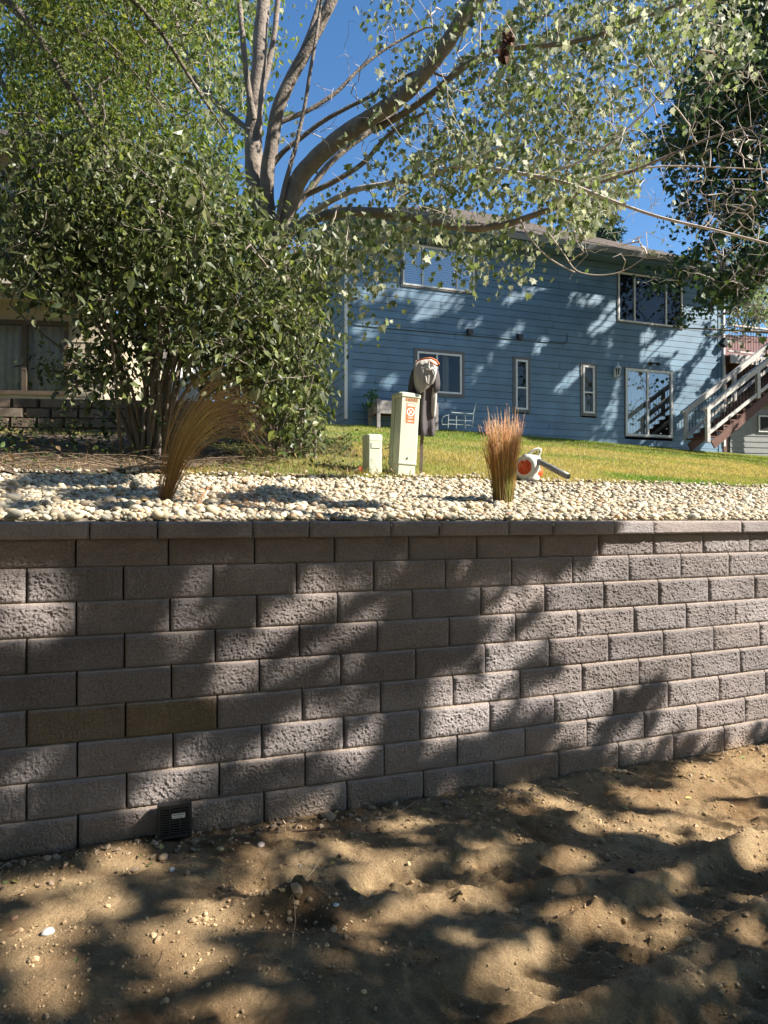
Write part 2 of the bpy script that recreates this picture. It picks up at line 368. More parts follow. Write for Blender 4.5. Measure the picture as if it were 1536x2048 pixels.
# gravel bed sheet and lawn sheet
xs = axis([(-14, -6, .5), (-6, 10, .1), (10, 20, .5)]); ys = axis([(1, 3, .2), (3, 13, .1), (13, 20, .5)])
g = grid_mesh(xs, ys, lambda X, Y: hz(X, Y)-.012, lambda x, y: (vdist(x, y) > .22) & (vdist(x, y) < gedge(x)+.12)).build('gravel_bed', M_gbase, smooth=True); tag(g, kind='structure')
xs = axis([(-160, -12, 12), (-12, 16, .16), (16, 160, 12)]); ys = axis([(1, 24, .16), (24, 40, 1), (40, 300, 20)])
g = grid_mesh(xs, ys, hz, lambda x, y: (vdist(x, y) > gedge(x)+.0)).build('lawn', M_lawn, smooth=True); tag(g, kind='structure')
def inbed(x, y): return (x < -1.75-.10*(y-6.5)+.35*np.sin(y*1.7)) & (x > -9) & (vdist(x, y) < 8.0)
g = grid_mesh(axis([(-9, -1, .1)]), axis([(4.5, 13, .1)]), lambda X, Y: hz(X, Y)+.012+.02*np.abs(fbm(X*4, Y*4, 3)), lambda x, y: (vdist(x, y) > gedge(x)+.03) & inbed(x, y)).build('mulch_bed', mat('mulch', (.075, .052, .036), .95, col2=(.14, .10, .065), vscale=14, bump=1, bscale=30, bdist=.03), smooth=True); tag(g, kind='structure')

# ---------------------------------------------------------------- retaining wall
wall = empty('retaining_wall', (0, WA, 0), 'long retaining wall of split-face brown-grey concrete blocks under a flat cap course', 'wall')
CH, BL, SB, DR = .1524, .4064, .017, .0031
def wpt(s, off, z):                   # s along the wall, off outward from the top course face
    X = s/WN; Y = wallY(X); sl = WB + WQ*2*np.clip(X, -6, 6); n = np.sqrt(1+sl*sl)
    return np.stack([X + off*sl/n, Y - off/n, z+0*X], -1)
mb = MB(); mc = MB(); br = np.random.default_rng(11)
def split_block(m, s0, s1, off, z0, z1, nx, nz, col, rough=.011, dep=.12):
    g = .0042; s0 += g; s1 -= g; z1 -= .002
    su = np.concatenate([[0, .012/(s1-s0)], np.linspace(.05, .95, nx), [1-.012/(s1-s0), 1]]); zu = np.concatenate([[0, .07], np.linspace(.13, .88, nz), [.94, 1]])
    Sg, Zg = np.meshgrid(s0+(s1-s0)*su, z0+(z1-z0)*zu)
    ed = np.minimum(np.minimum(su[None]*(s1-s0), (1-su[None])*(s1-s0)), np.minimum(zu[:, None], 1-zu[:, None])*(z1-z0)+0*su[None])
    k = np.clip(ed/.010, 0, 1); kt = np.clip((z1-Zg)/.010, 0, 1); o = off - .006*(1-k)**1.5 - .007*(1-kt)
    q = br.random(2)*40
    o = o + k*(rough*.7*fbm(Sg*7+q[0], Zg*9+q[1], 3, .5) + rough*.62*fbm(Sg*115+q[0], Zg*115, 2, .8)) + k*.004
    V = wpt(Sg, o, Zg); n, kk = Sg.shape
    # returns to the back
    i = np.arange(n-1)[:, None]*kk; j = np.arange(kk-1)[None]
    Fq = np.stack([i+j, i+j+1, i+kk+j+1, i+kk+j], -1).reshape(-1, 4)
    dust_lit = np.array([1.45, 1.33, 1.12]); wt = np.clip(1-(z1-Zg.ravel())/.009, 0, 1)[:, None]*.85; w2 = (.55*np.exp(-np.clip(Zg, 0, 9)/.10)*(1+1.2*fbm(Sg*4, Zg*6, 3))).clip(0, .8).ravel()[:, None]; c = np.asarray(col)[None]*(.93+.5*fbm(Sg*1.3+3, Zg*2.6, 3)).ravel()[:, None]; c = c*(1-wt)+dust_lit*wt; c = c*(1-w2)+np.array([1.25, 1.0, .66])*w2  # tan dust plus the sunlit ledge line, painted along the top bevel
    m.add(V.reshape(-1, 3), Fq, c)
    idx = np.concatenate([np.arange(kk), kk*np.arange(1, n)+kk-1, (n-1)*kk+np.arange(kk-2, -1, -1), kk*np.arange(n-2, 0, -1)])
    fr = V.reshape(-1, 3)[idx]; bk = wpt(Sg.ravel()[idx], np.full(len(idx), off-dep), Zg.ravel()[idx]); L = len(idx); jj = np.arange(L)
    top_ = (Zg.ravel()[idx] > z1-.003)[:, None]; dust_lit = np.array([1.35, 1.22, .98]); cr_ = np.where(top_, dust_lit*1.0, np.asarray(col))  # ledge tops take the same dust and painted sun tone
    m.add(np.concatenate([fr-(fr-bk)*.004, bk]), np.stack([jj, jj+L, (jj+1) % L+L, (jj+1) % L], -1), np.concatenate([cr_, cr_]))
def bcol():
    v = br.uniform(.90, 1.1); t = br.uniform(-.02, .03); c = np.array([1+t, 1, 1-t])*v
    r = br.random()
    if r < .0: c = c
    elif r < .2: c = c*np.array([.86, .86, .88])
    return c
S0 = -1.485
for k in range(11):
    z1 = EYE-.0665-CH*k; z0 = z1-CH
    if k == 0: z1 = TOPZ-CAPH-.001
    for i in range(-9, 22):
        s = S0 + BL*(i + (.5 if k % 2 else 0)) + DR*k
        c = bcol()
        if (k, i) == (5, -0): c = np.array([.88, .76, .52])
        if (k, i) == (5, -1): c = np.array([.86, .78, .60])
        vis = -3.6 < s < 4.9
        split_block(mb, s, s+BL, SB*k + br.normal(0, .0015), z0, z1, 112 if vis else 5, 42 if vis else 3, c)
# the grate's round pipe hole stays behind the grate: see drain_grate
mb.build('wall_blocks', M_block, wall, smooth=True)
mk = MB(); ss = np.arange(-5.4, 9.2, .2)
mk.loft([[wpt(np.array(s_), np.array(o_), np.array(z_)) for o_, z_ in ((-.04, TOPZ-.03), (.12, -.25), (-.12, -.25), (-.15, TOPZ-.03))] for s_ in ss]); mk.build('wall_core', mat('wall_core', (.05, .042, .038), .95), wall)
s = S0-9*BL-.2; i = 0
capw = [.52, .37, .53, .335, .57, .36, .33, .46, .30, .43, .30, .43, .32, .45, .30]
# cap joints as seen in the photo (px at the cap's height), extended both ways
jp = [175, 311, 501, 614, 776, 873, 1012, 1100, 1223, 1301, 1477]
js = []
for x in jp:
    u = (x-768)/F; X = 3.7*u
    for _ in range(20): X = u*(wallY(X)-.03)
    js.append(X*WN)
a = js[0]; left = []
while a > -5.5: a -= capw[len(left) % len(capw)]; left.append(a)
b_ = js[-1]; right = []
while b_ < 9: b_ += capw[(len(right)+3) % len(capw)]; right.append(b_)
js = left[::-1]+js+right
for a, b in zip(js[:-1], js[1:]):
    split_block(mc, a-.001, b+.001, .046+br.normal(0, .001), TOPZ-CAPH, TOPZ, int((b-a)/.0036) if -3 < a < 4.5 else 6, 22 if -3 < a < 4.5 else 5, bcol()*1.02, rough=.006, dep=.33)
mc.build('wall_caps', M_cap, wall, smooth=True)

# ---------------------------------------------------------------- gravel
def ico():
    t = (1+5**.5)/2; v = [(-1, t, 0), (1, t, 0), (-1, -t, 0), (1, -t, 0), (0, -1, t), (0, 1, t), (0, -1, -t), (0, 1, -t), (t, 0, -1), (t, 0, 1), (-t, 0, -1), (-t, 0, 1)]
    f = [(0, 11, 5), (0, 5, 1), (0, 1, 7), (0, 7, 10), (0, 10, 11), (1, 5, 9), (5, 11, 4), (11, 10, 2), (10, 7, 6), (7, 1, 8), (3, 9, 4), (3, 4, 2), (3, 2, 6), (3, 6, 8), (3, 8, 9), (4, 9, 5), (2, 4, 11), (6, 2, 10), (8, 6, 7), (9, 8, 1)]
    return nrm(np.array(v, float)), np.array(f)
def subdiv(V, Fc):
    V = list(map(tuple, V)); d = {}; out = []
    def mid(a, b):
        k = (min(a, b), max(a, b))
        if k not in d: m = nrm(np.array(V[a])+np.array(V[b])); d[k] = len(V); V.append(tuple(m))
        return d[k]
    for a, b, c in Fc:
        x, y, z = mid(a, b), mid(b, c), mid(c, a); out += [(a, x, z), (x, b, y), (z, y, c), (x, y, z)]
    return np.array(V), np.array(out)
I0 = ico(); I1 = subdiv(*I0)
def rotm(n, tilt=1.0):
    yaw = rng.uniform(0, 2*np.pi, n); ax = nrm(rng.normal(size=(n, 3))*np.array([1, 1, .2])); an = rng.normal(0, tilt, n)
    c, s = np.cos(yaw), np.sin(yaw); Z = np.zeros(n); O = np.ones(n)
    Rz = np.stack([np.stack([c, -s, Z], -1), np.stack([s, c, Z], -1), np.stack([Z, Z, O], -1)], 1)
    K = np.zeros((n, 3, 3)); K[:, 0, 1] = -ax[:, 2]; K[:, 0, 2] = ax[:, 1]; K[:, 1, 0] = ax[:, 2]; K[:, 1, 2] = -ax[:, 0]; K[:, 2, 0] = -ax[:, 1]; K[:, 2, 1] = ax[:, 0]
    Rt = np.eye(3) + np.sin(an)[:, None, None]*K + (1-np.cos(an))[:, None, None]*(K@K)
    return Rt@Rz
def scatter(mb, tpl, pos, sc, Rm, col, jitter=0):
    T, Fc = tpl; n = len(pos)
    t = T[None]*sc[:, None, :]
    if jitter: t = t*(1+rng.uniform(-jitter, jitter, (n, len(T), 1)))
    V = np.einsum('nij,nkj->nki', Rm, t) + pos[:, None]
    Fa = (Fc[None]+np.arange(n)[:, None, None]*len(T)).reshape(-1, Fc.shape[1])
    mb.add(V.reshape(-1, 3), Fa, np.repeat(col, len(T), 0))
pal = np.array([[.62, .55, .42], [.70, .63, .50], [.50, .43, .33], [.58, .55, .48], [.42, .35, .28], [.66, .56, .40], [.48, .46, .42], [.60, .42, .28], [.74, .70, .60]])
def pebbles(n, xr, vr, tpl, size, extra=0):
    X = rng.uniform(*xr, n); v = rng.uniform(*vr, n)
    Y = wallY(X) + v*WN
    ok = (v < gedge(X)+.10+.05*rng.normal(size=n)) & (np.abs(X)/Y < .66+.30*(rng.random(n) < .8)) ; X, Y, v = X[ok], Y[ok], v[ok]; n = len(X)
    s = size*np.exp(rng.normal(0, .30, n)); sc = np.stack([s, s*rng.uniform(.6, .9, n), s*rng.uniform(.42, .7, n)], -1)
    z = hz(X, Y) + s*rng.uniform(.0, .75, n) + extra
    c = pal[rng.integers(0, len(pal), n)]*np.array([.90, .87, .79])*rng.uniform(.5, 1.15, (n, 1))
    return np.stack([X, Y, z], -1), sc, rotm(n, .35), c
mg = MB(); mg2 = MB()
scatter(mg, I1, *pebbles(19500, (-4.6, 5.2), (.31, 1.9), None, .0175), jitter=.09)
p_, s_, r_, c_ = pebbles(46000, (-7, 12), (1.75, 4.9), None, .0200); scatter(mg, I0, p_, s_, r_, c_, jitter=.12)
g = mg.build('gravel', M_pebble, smooth=True); tag(g, 'bed of rounded cream and tan river gravel between the wall cap and the lawn', 'gravel', kind='stuff')

# ---------------------------------------------------------------- grass
def blades(n, XY, hgt, wid, lean, cols):
    X, Y = XY; n = len(X); z = hz(X, Y); a = rng.uniform(0, 2*np.pi, n); h = hgt*rng.uniform(.5, 1.3, n); w = wid*rng.uniform(.6, 1.3, n)
    la = rng.uniform(0, 2*np.pi, n); L = lean*h*rng.uniform(.1, 1, n)
    b = np.stack([X, Y, z-.005], -1); wv = np.stack([np.cos(a)*w, np.sin(a)*w, 0*w], -1)
    mid = b + np.stack([np.cos(la)*L*.35, np.sin(la)*L*.35, h*.6], -1); tip = b + np.stack([np.cos(la)*L, np.sin(la)*L, h], -1)
    V = np.stack([b-wv, b+wv, mid-wv*.7, mid+wv*.7, tip], 1); f = np.array([[0, 1, 3], [0, 3, 2], [2, 3, 4]])
    return V.reshape(-1, 3), (f[None]+np.arange(n)[:, None, None]*5).reshape(-1, 3), np.repeat(cols, 5, 0)
def lawn_pts(n, vmin, vmax):
    v = vmin + (vmax-vmin)*rng.random(n)**1.35; X = rng.uniform(-.8, .85, n)*(v+4)*1.25
    Y = wallY(X)+v*WN; ok = (v > gedge(X)-.03) & (np.abs(X/Y) < .85) & ((X-HC[0])*NH[0]+(Y-HC[1])*NH[1] > 0); return X[ok], Y[ok], v[ok]
X, Y, v = lawn_pts(280000, 3.5, 15.5)
dryn = np.clip(.5+1.5*fbm(X*.5, Y*.9, 3) + .35*np.exp(-((v-6.5)/2.2)**2) - .35*np.exp(-((v-4.2)/.8)**2), 0, 1)[:, None]
dryn = np.where(v[:, None] > 10, dryn*.45, dryn); rnd = rng.random((len(X), 1))
gc = np.array([.105, .190, .022])*(1-dryn) + np.array([.36, .29, .095])*dryn
gc = gc*1.25*rng.uniform(.6, 1.35, (len(X), 1)); gc = np.where(rnd < .12, np.array([[.42, .36, .16]]), gc)
ok = ~((X < -.3-.06*(Y-8)) & (rng.random(len(X)) < .55)) & ~(inbed(X, Y) & (rng.random(len(X)) < .9))
dist = np.clip(Y/9, 1, 2)
m = MB(); m.add(*blades(0, (X[ok], Y[ok]), .045, .0035*dist[ok], .9, gc[ok]))
g = m.build('grass', M_grass); tag(g, 'short green and straw-dry mown grass of the sloping lawn', 'grass', kind='stuff')
# ---------------------------------------------------------------- blue house
def HP(s, n, z): return np.array([HC[0]+TH[0]*s+NH[0]*n, HC[1]+TH[1]*s+NH[1]*n, z])
def hpx(px, py, off=0.):              # photo pixel -> (s, z) on the front wall plane
    d = raydir(px, py); o = HC+NH*off; t = np.dot(o-np.array([0, 0, 0]), NH)/np.dot(d, NH); q = d*t
    return float(np.dot(q-HC, TH)), float(EYE+q[2])
house = empty('blue_house', HP(0, 0, 3.9), 'two-storey house with blue lap siding, white framed windows and a low hip roof', 'house')
HL = 12.9; HZ0 = 3.55; HZ1 = 9.42; HD = 11.0
T3 = np.array([0, 0, 1.])
def hbox(m, s0, s1, n0, n1, z0, z1, col=None): m.frame(HP(s0, n0, z0), TH*(s1-s0), NH*(n1-n0), T3*(z1-z0), col)
ops = {}
def opening(name, x0, x1, yt, yb, zt=None):
    sa, _ = hpx(x0, yb[0]); sb, _ = hpx(x1, yb[1]); za = hpx(x0, yb[0])[1]; zb = hpx(x1, yb[1])[1]
    z0 = (za+zb)/2; z1 = zt if zt else (hpx(x0, yt[0])[1]+hpx(x1, yt[1])[1])/2
    ops[name] = (sa, sb, z0, z1)
opening('A', 801, 951, None, (574, 590), 9.18)
opening('B', 1233, 1365, (542, 560), (645, 659))
opening('C', 827.5, 927.5, (696, 705), (788, 798))
opening('D', 1025, 1059, (713, 716), (824, 827))
opening('E', 1160, 1192, (725, 728), (831, 834))
opening('D2', 1248, 1345, (735, 742), (862, 871))
ops['D2'] = (ops['D2'][0], ops['D2'][1], 4.02, ops['D2'][3])
m = MB(); hr = np.random.default_rng(3); lap = .203; z = HZ0
while z < HZ1:
    z1 = min(z+lap, HZ1); cuts = [(0., 0.)]
    for (a, b, c, d) in ops.values():
        if min(z1, d)-max(z, c) > .5*(z1-z): cuts.append((a+.02, b-.02))
    cuts = sorted(cuts)+[(HL, HL)]
    for (p0, p1), (q0, q1) in zip(cuts[:-1], cuts[1:]):
        a, b = p1, q0
        if b-a < .02: continue
        ss = [a]; x = a + hr.uniform(1.0, 3.6)
        while x < b-.3: ss.append(x); x += 3.6
        ss.append(b)
        for u0, u1 in zip(ss[:-1], ss[1:]):
            u1_ = u1-(.009 if u1 < b else 0); c = np.ones(3)*hr.uniform(.93, 1.06)
            V = [HP(u0, .024, z), HP(u1_, .024, z), HP(u1_, .017, z1-.011), HP(u0, .017, z1-.011), HP(u0, -.03, z), HP(u1_, -.03, z), HP(u1_, -.03, z1-.011), HP(u0, -.03, z1-.011), HP(u0, -.03, z1+.002), HP(u1_, -.03, z1+.002)]
            m.add(V, [(0, 1, 2, 3), (4, 5, 1, 0), (3, 2, 6, 7), (7, 6, 9, 8)], c)
    z += lap
# side and rear walls with the same laps
def lapwall(m, A, B, nrmv, z0, z1, lap, col=None):
    z = z0
    while z < z1:
        zz = min(z+lap, z1); m.add([A+T3*z+nrmv*.026, B+T3*z+nrmv*.026, B+T3*(zz+.004)+nrmv*.008, A+T3*(zz+.004)+nrmv*.008, A+T3*z, B+T3*z], [(0, 1, 2, 3), (4, 5, 1, 0)], col); z += lap
lapwall(m, HP(0, -HD, 0), HP(0, 0, 0), -TH, HZ0, HZ1, lap)
lapwall(m, HP(HL, 0, 0), HP(HL, -HD, 0), TH, HZ0, HZ1, lap)
lapwall(m, HP(HL, -HD, 0), HP(0, -HD, 0), -NH, HZ0, HZ1, lap)
m.build('siding', M_siding, house)
m = MB()                                   # corner boards
hbox(m, -.03, .10, -.1, .04, HZ0, HZ1); m.build('corner_board', M_siding, house); m = MB(); hbox(m, HL-.11, HL+.03, -.1, .04, HZ0, HZ1, None)
m.build('corner_board', M_siding, house)
m = MB(); pts = [HP(-.09, .06, HZ1-.1), HP(-.09, .06, HZ0+.6)]
m.bar(pts[0], pts[1], .085, .065, up=TH); m.build('downspout', M_trim_w, house)
m = MB(); pts = [HP(HL+.10, .05, HZ1-.1), HP(HL+.10, .05, HZ0+.3)]; m.bar(pts[0], pts[1], .085, .065, up=TH); m.build('downspout', M_trim_w, house)
# roof
OV = .62; EZ = 9.56; PT = .56
def roof(parent, sA, sB, nA, nB, ez, pitch, mt, HPf=HP):
    w = (nA-nB)/2; rz = ez + w*pitch; nm = (nA+nB)/2
    a, b, c, d = HPf(sA, nA, ez), HPf(sB, nA, ez), HPf(sB, nB, ez), HPf(sA, nB, ez); r0, r1 = HPf(sA+w, nm, rz), HPf(sB-w, nm, rz)
    m = MB(); K = 26
    def plane(p, q, r, s_):               # shingle courses as tiny steps
        for i in range(K*2):
            t0, t1 = i/(2*K), (i+1)/(2*K); A = p+(s_-p)*t0; B = q+(r-q)*t0; C = q+(r-q)*t1; D = p+(s_-p)*t1; up = T3*.012
            m.add([A+up, B+up, C, D, A, B], [(0, 1, 2, 3), (4, 5, 1, 0)], np.ones(3)*hr.uniform(.82, 1.15))
    plane(a, b, r1, r0); plane(c, d, r0, r1); plane(b, c, r1, r1); plane(d, a, r0, r0)
    return m.build('roof', mt, parent)
roof(house, -OV, HL+OV, OV, -HD-OV, EZ, PT, M_roof)
m = MB(); hbox(m, -OV+.02, HL+OV-.02, -HD-OV+.02, OV-.02, EZ-.13, EZ-.11); m.build('soffit', M_fascia, house)
m = MB(); hbox(m, -OV, HL+OV, OV-.02, OV, EZ-.2, EZ+.0); hbox(m, -OV, -OV+.02, -HD-OV, OV-.022, EZ-.2, EZ); hbox(m, HL+OV-.02, HL+OV, -HD-OV, OV-.022, EZ-.2, EZ); m.build('fascia', M_fascia, house)
m = MB()
pr = [(0, .02), (.02, -.10), (.085, -.12), (.12, -.02), (.135, .03), (.125, .03), (.11, -.01), (.08, -.1), (.025, -.085), (.01, .02)]
m.loft([[HP(s_, OV+.002+a, EZ+b) for a, b in pr] for s_ in (-OV, HL+OV)]); m.build('gutter', M_gutter, house)

def window(parent, key, mulls, tw=.09, fw=.05, trim=True, blind=None, curt=None, glass=M_glass, rail=None, topless=False):
    s0, s1, z0, z1 = ops[key]
    if trim:
        m = MB(); hbox(m, s0, s1, .0, .05, z1-tw, z1); hbox(m, s0, s1, .0, .052, z0, z0+tw); hbox(m, s0, s0+tw, 0, .047, z0+tw, z1-tw); hbox(m, s1-tw, s1, 0, .047, z0+tw, z1-tw)
        tr = m.build('trim', M_trim_g, parent); a, b, c, d = s0+tw, s1-tw, z0+tw, z1-tw
    else: a, b, c, d = s0, s1, z0, z1
    m = MB(); hbox(m, a, b, -.05, .062, d-fw, d); hbox(m, a, b, -.05, .064, c, c+fw); hbox(m, a, a+fw, -.05, .060, c+fw, d-fw); hbox(m, b-fw, b, -.05, .060, c+fw, d-fw)
    for mu in mulls: x = a+(b-a)*mu; hbox(m, x-fw*.45, x+fw*.45, -.05, .056, c+fw, d-fw)
    if rail: x = c+(d-c)*rail; hbox(m, a+fw, b-fw, -.05, .054, x-fw*.4, x+fw*.4)
    fr = m.build('window_frame', M_trim_w, parent)
    m = MB(); m.add([HP(a, .02, c), HP(b, .02, c), HP(b, .02, d), HP(a, .02, d)], [(0, 1, 2, 3)]); m.build('pane', glass, fr)
    m = MB(); hbox(m, a-.05, b+.05, -1.3, -.06, c-.1, d+.1); bx = m.build('room_recess', M_dark, fr)
    bx.data.flip_normals()
    # open the room box towards the window
    import bmesh
    bmm = bmesh.new(); bmm.from_mesh(bx.data); bmm.faces.ensure_lookup_table()
    f = max(bmm.faces, key=lambda f: (f.calc_center_median()+Vector(house.location)-Vector(tuple(HC))).dot(Vector(tuple(NH)))); bmm.faces.remove(f); bmm.to_mesh(bx.data); bmm.free()
    if blind:
        x0, x1, frac, mt, st = blind; m = MB(); zz = d-.03; lo = d-(d-c)*frac
        while zz > lo:
            m.add([HP(a+(b-a)*x0, -.09, zz), HP(a+(b-a)*x1, -.09, zz), HP(a+(b-a)*x1, -.075, zz-st*.9), HP(a+(b-a)*x0, -.075, zz-st*.9)], [(0, 1, 2, 3)]); zz -= st
        m.build('blind', mt, fr)
    if curt:
        x0, x1 = curt; m = MB(); n = 60; u = np.linspace(x0, x1, n); dd = -.14+.035*np.sin(u*95)+.02*np.sin(u*31)
        V0 = [HP(a+(b-a)*t, q, c) for t, q in zip(u, dd)]; V1 = [HP(a+(b-a)*t, q, d) for t, q in zip(u, dd)]
        i = np.arange(n-1); m.add(V0+V1, np.stack([i, i+1, i+1+n, i+n], -1)); m.build('curtain', M_curtain, fr, smooth=True)
    return fr
window(house, 'A', [.27, .75], tw=.05, blind=(0, .98, .9, M_blind, .05), glass=M_glass_b)
window(house, 'B', [.25, .74], tw=.035, blind=(0, 1, .72, M_blind_d, .055))
window(house, 'C', [.44], blind=(0, .44, .25, M_blind_d, .05), curt=(.62, .78))
window(house, 'D', [], rail=.44, blind=(0, 1, .4, M_blind_d, .05), tw=.085, fw=.055)
window(house, 'E', [], rail=.44, curt=(0, .9), tw=.085, fw=.055)
# patio door: thin trim, two sliding leaves
s0, s1, z0, z1 = ops['D2']; ops['D3'] = (s0, s1, z0, z1)
fr = window(house, 'D3', [.47], tw=.03, fw=.075, curt=(.02, .46), glass=M_glass_b); fr.name = 'patio_door'
m = MB(); x = s0+(s1-s0)*.465; hbox(m, x, x+.03, .07, .10, 4.95, 5.2); m.build('handle', M_black, fr)
# coach lamp beside the door
def at_house(px, py, off=0.0): s_, z_ = hpx(px, py, off); return s_, z_
ls, lz = at_house(1229, 742)
lamp = empty('wall_lantern', HP(ls, 0, lz), 'white coach lantern on the blue wall just left of the glass patio door', 'lamp')
m = MB(); hbox(m, ls-.05, ls+.05, .026, .05, lz-.2, lz+.05); m.tube([HP(ls, .05, lz-.15), HP(ls, .12, lz-.24), HP(ls, .17, lz-.17)], .014, 6); m.build('bracket', M_trim_w, lamp)
c = HP(ls, .17, lz)
m = MB()
for i in range(6):
    a = i*np.pi/3; q = np.array([math.cos(a), math.sin(a), 0]); m.tube([c+q*.055-T3*.16, c+q*.085+T3*.06], .008, 5)
m.lathe(c, [(.03, -.19), (.06, -.17), (.06, -.155)], 8); m.lathe(c, [(.095, .055), (.10, .07), (.05, .13), (.02, .15), (.012, .20), (.02, .215), (.004, .24)], 8); m.build('lantern_cage', M_trim_w, lamp)
m = MB(); m.lathe(c, [(.05, -.15), (.078, .05)], 6); m.build('glass_shade', M_glass, lamp)
# flood lamps over the door
fs, fz = at_house(1300, 727)
fl = empty('flood_light', HP(fs, 0, fz), 'black twin flood lamp fixed above the glass patio door', 'lamp')
m = MB(); m.lathe(HP(fs, .026, fz), [(.06, 0), (.055, .04)], 10, axis=NH); m.build('mount', M_black, fl)
for sg in (-1, 1):
    m = MB(); a = HP(fs, .06, fz); b = HP(fs+sg*.12, .16, fz-.02); m.tube([a, b], .018, 6); d_ = nrm(HP(fs+sg*.3, .35, fz-.15)-b); m.lathe(b-d_*.03, [(.02, 0), (.04, .03), (.06, .12), (.062, .14), (.03, .135)], 10, axis=d_); m.build('lamp_head', M_black, fl)
# two small dark wall lights and the cable between them
for k_, (px_, py_) in enumerate(((937, 664), (1037, 674))):
    s_, z_ = at_house(px_, py_); o = empty('wall_light', HP(s_, 0, z_), ('small dark box light above the right end of the lower wide window' if k_ == 0 else 'small dark box light above the tall slim window nearer the lower wide window'), 'lamp', 'box lights under the upper windows')
    m = MB(); hbox(m, s_-.07, s_+.07, .026, .05, z_-.08, z_+.08); m.build('back_plate', M_black, o)
    m = MB(); m.loft([[HP(s_+a*.075*w, .05+n_, z_+b*.075*w+dz) for a, b in ((-1, -1), (1, -1), (1, 1), (-1, 1))] for n_, w, dz in ((0, .8, .0), (.05, 1, -.01), (.11, .95, -.03))]); m.build('hood', mat('lamp_bronze', (.05, .04, .035), .5) if k_ == 0 else bpy.data.materials['lamp_bronze'], o)
m = MB(); q = [at_house(x, y) for x, y in ((697, 650), (760, 656.5), (850, 664), (930, 671), (1040, 681), (1128, 688), (1133, 683), (1133, 668))]
m.tube([HP(a, .034, b) for a, b in q], .010, 5); tag(m.build('wall_cable', M_black, base=HP(q[0][0], .03, q[0][1])), 'thin black cable running level across the blue siding at mid height', 'cable')
# square black speaker near the right corner
s_, z_ = at_house(1443, 687)
o = empty('outdoor_speaker', HP(s_, 0, z_), 'black tilted box fixed high near the right corner of the blue wall', 'speaker')
m = MB(); ax = nrm(TH*.75+T3*-.45); ay = nrm(TH*.45+T3*.75); m.frame(HP(s_, .06, z_)-ax*.1-ay*.13, ax*.2, NH*.16, ay*.26); m.build('case', M_black, o)
m = MB(); m.tube([HP(s_, .03, z_+.1), HP(s_, .12, z_+.1)], .02, 6); m.tube([HP(s_, .05, z_+.1), HP(s_+.16, .05, z_+.16)], .012, 6); m.build('bracket', M_trim_w, o)
# garden hose coil box / bench / planter at the foot of the wall
sP, _ = at_house(733, 850); sQ = sP+1.75
gz = lambda s_, n_: float(hz(*HP(s_, n_, 0)[:2]))
zb = gz(sP+.5, .6)
pl = empty('raised_planter', HP(sP, .3, zb), 'raised grey wooden planter box on legs against the foot of the blue wall', 'planter')
m = MB()
for i in range(3): hbox(m, sP, sQ, .78, .81, zb+.36+i*.115, zb+.47+i*.115); hbox(m, sP, sQ, .2, .23, zb+.36+i*.115, zb+.47+i*.115); hbox(m, sP, sP+.03, .232, .778, zb+.36+i*.115, zb+.47+i*.115); hbox(m, sQ-.03, sQ, .232, .778, zb+.36+i*.115, zb+.47+i*.115)
m.build('box_side', M_planter, pl)
m = MB(); hbox(m, sP+.035, sQ-.035, .235, .775, zb+.38, zb+.62); m.build('soil', mat('soil', (.05, .035, .025), .95), pl)
for a, b in ((sP+.0, .815), (sQ-.09, .815), (sP+.0, .12), (sQ-.09, .12)):
    m = MB(); hbox(m, a, a+.09, b, b+.075, zb-.1, zb+.72); m.build('leg', M_planter, pl)
bc = empty('garden_chair', HP(*(at_house(935, 800, .7)[0], .5, zb)), 'pale metal patio recliner chair with slatted seat standing in front of the blue wall', 'chair')
def hq(px, py, off=.7): s_, z_ = hpx(px, py, off); return HP(s_, off, z_)
sx = at_house(884, 850, .7)[0]; zb2 = gz(sx+1, .6)
m = MB(); k_ = .013
for off in (.45, 1.0):
    m.tube([hq(944, 856, off), hq(947, 830, off), hq(946.5, 828, off), hq(952, 805, off)], k_, 6); m.tube([hq(947, 828, off), hq(903, 825, off)], k_, 6)
    m.tube([hq(930, 857, off), hq(930, 830, off)], k_, 6); m.tube([hq(912.5, 857, off), hq(912.5, 832, off)], k_, 6); m.tube([hq(896, 856, off), hq(897, 828, off)], k_, 6)
    m.tube([hq(896, 831, off), hq(892, 831, off), hq(886, 834, off), hq(883.5, 841, off), hq(884, 849, off), hq(896, 849, off)], k_, 6)
    m.tube([hq(896, 848, off), hq(946, 851, off)], k_*.8, 6); m.tube([hq(897, 840, off), hq(946, 842, off)], k_*.6, 6)
m.tube([hq(952, 805, .45), hq(952, 805, 1.0)], k_, 6); m.tube([hq(896, 828, .45), hq(896, 828, 1.)], k_, 6); m.build('frame', M_bench, bc)
m = MB()
for t in np.linspace(0, 1, 16):
    x = 899+47*t; m.bar(hq(x, 828.5, .45), hq(x, 828.5, 1.0), .03, .008)
m.build('seat', M_bench, bc)
m = MB()
for t in np.linspace(0, 1, 9):
    x = 947+5*t; y = 827-22*t; m.bar(hq(x, y, .45), hq(x, y, 1.0), .02, .008)
m.build('backrest', M_bench, bc)

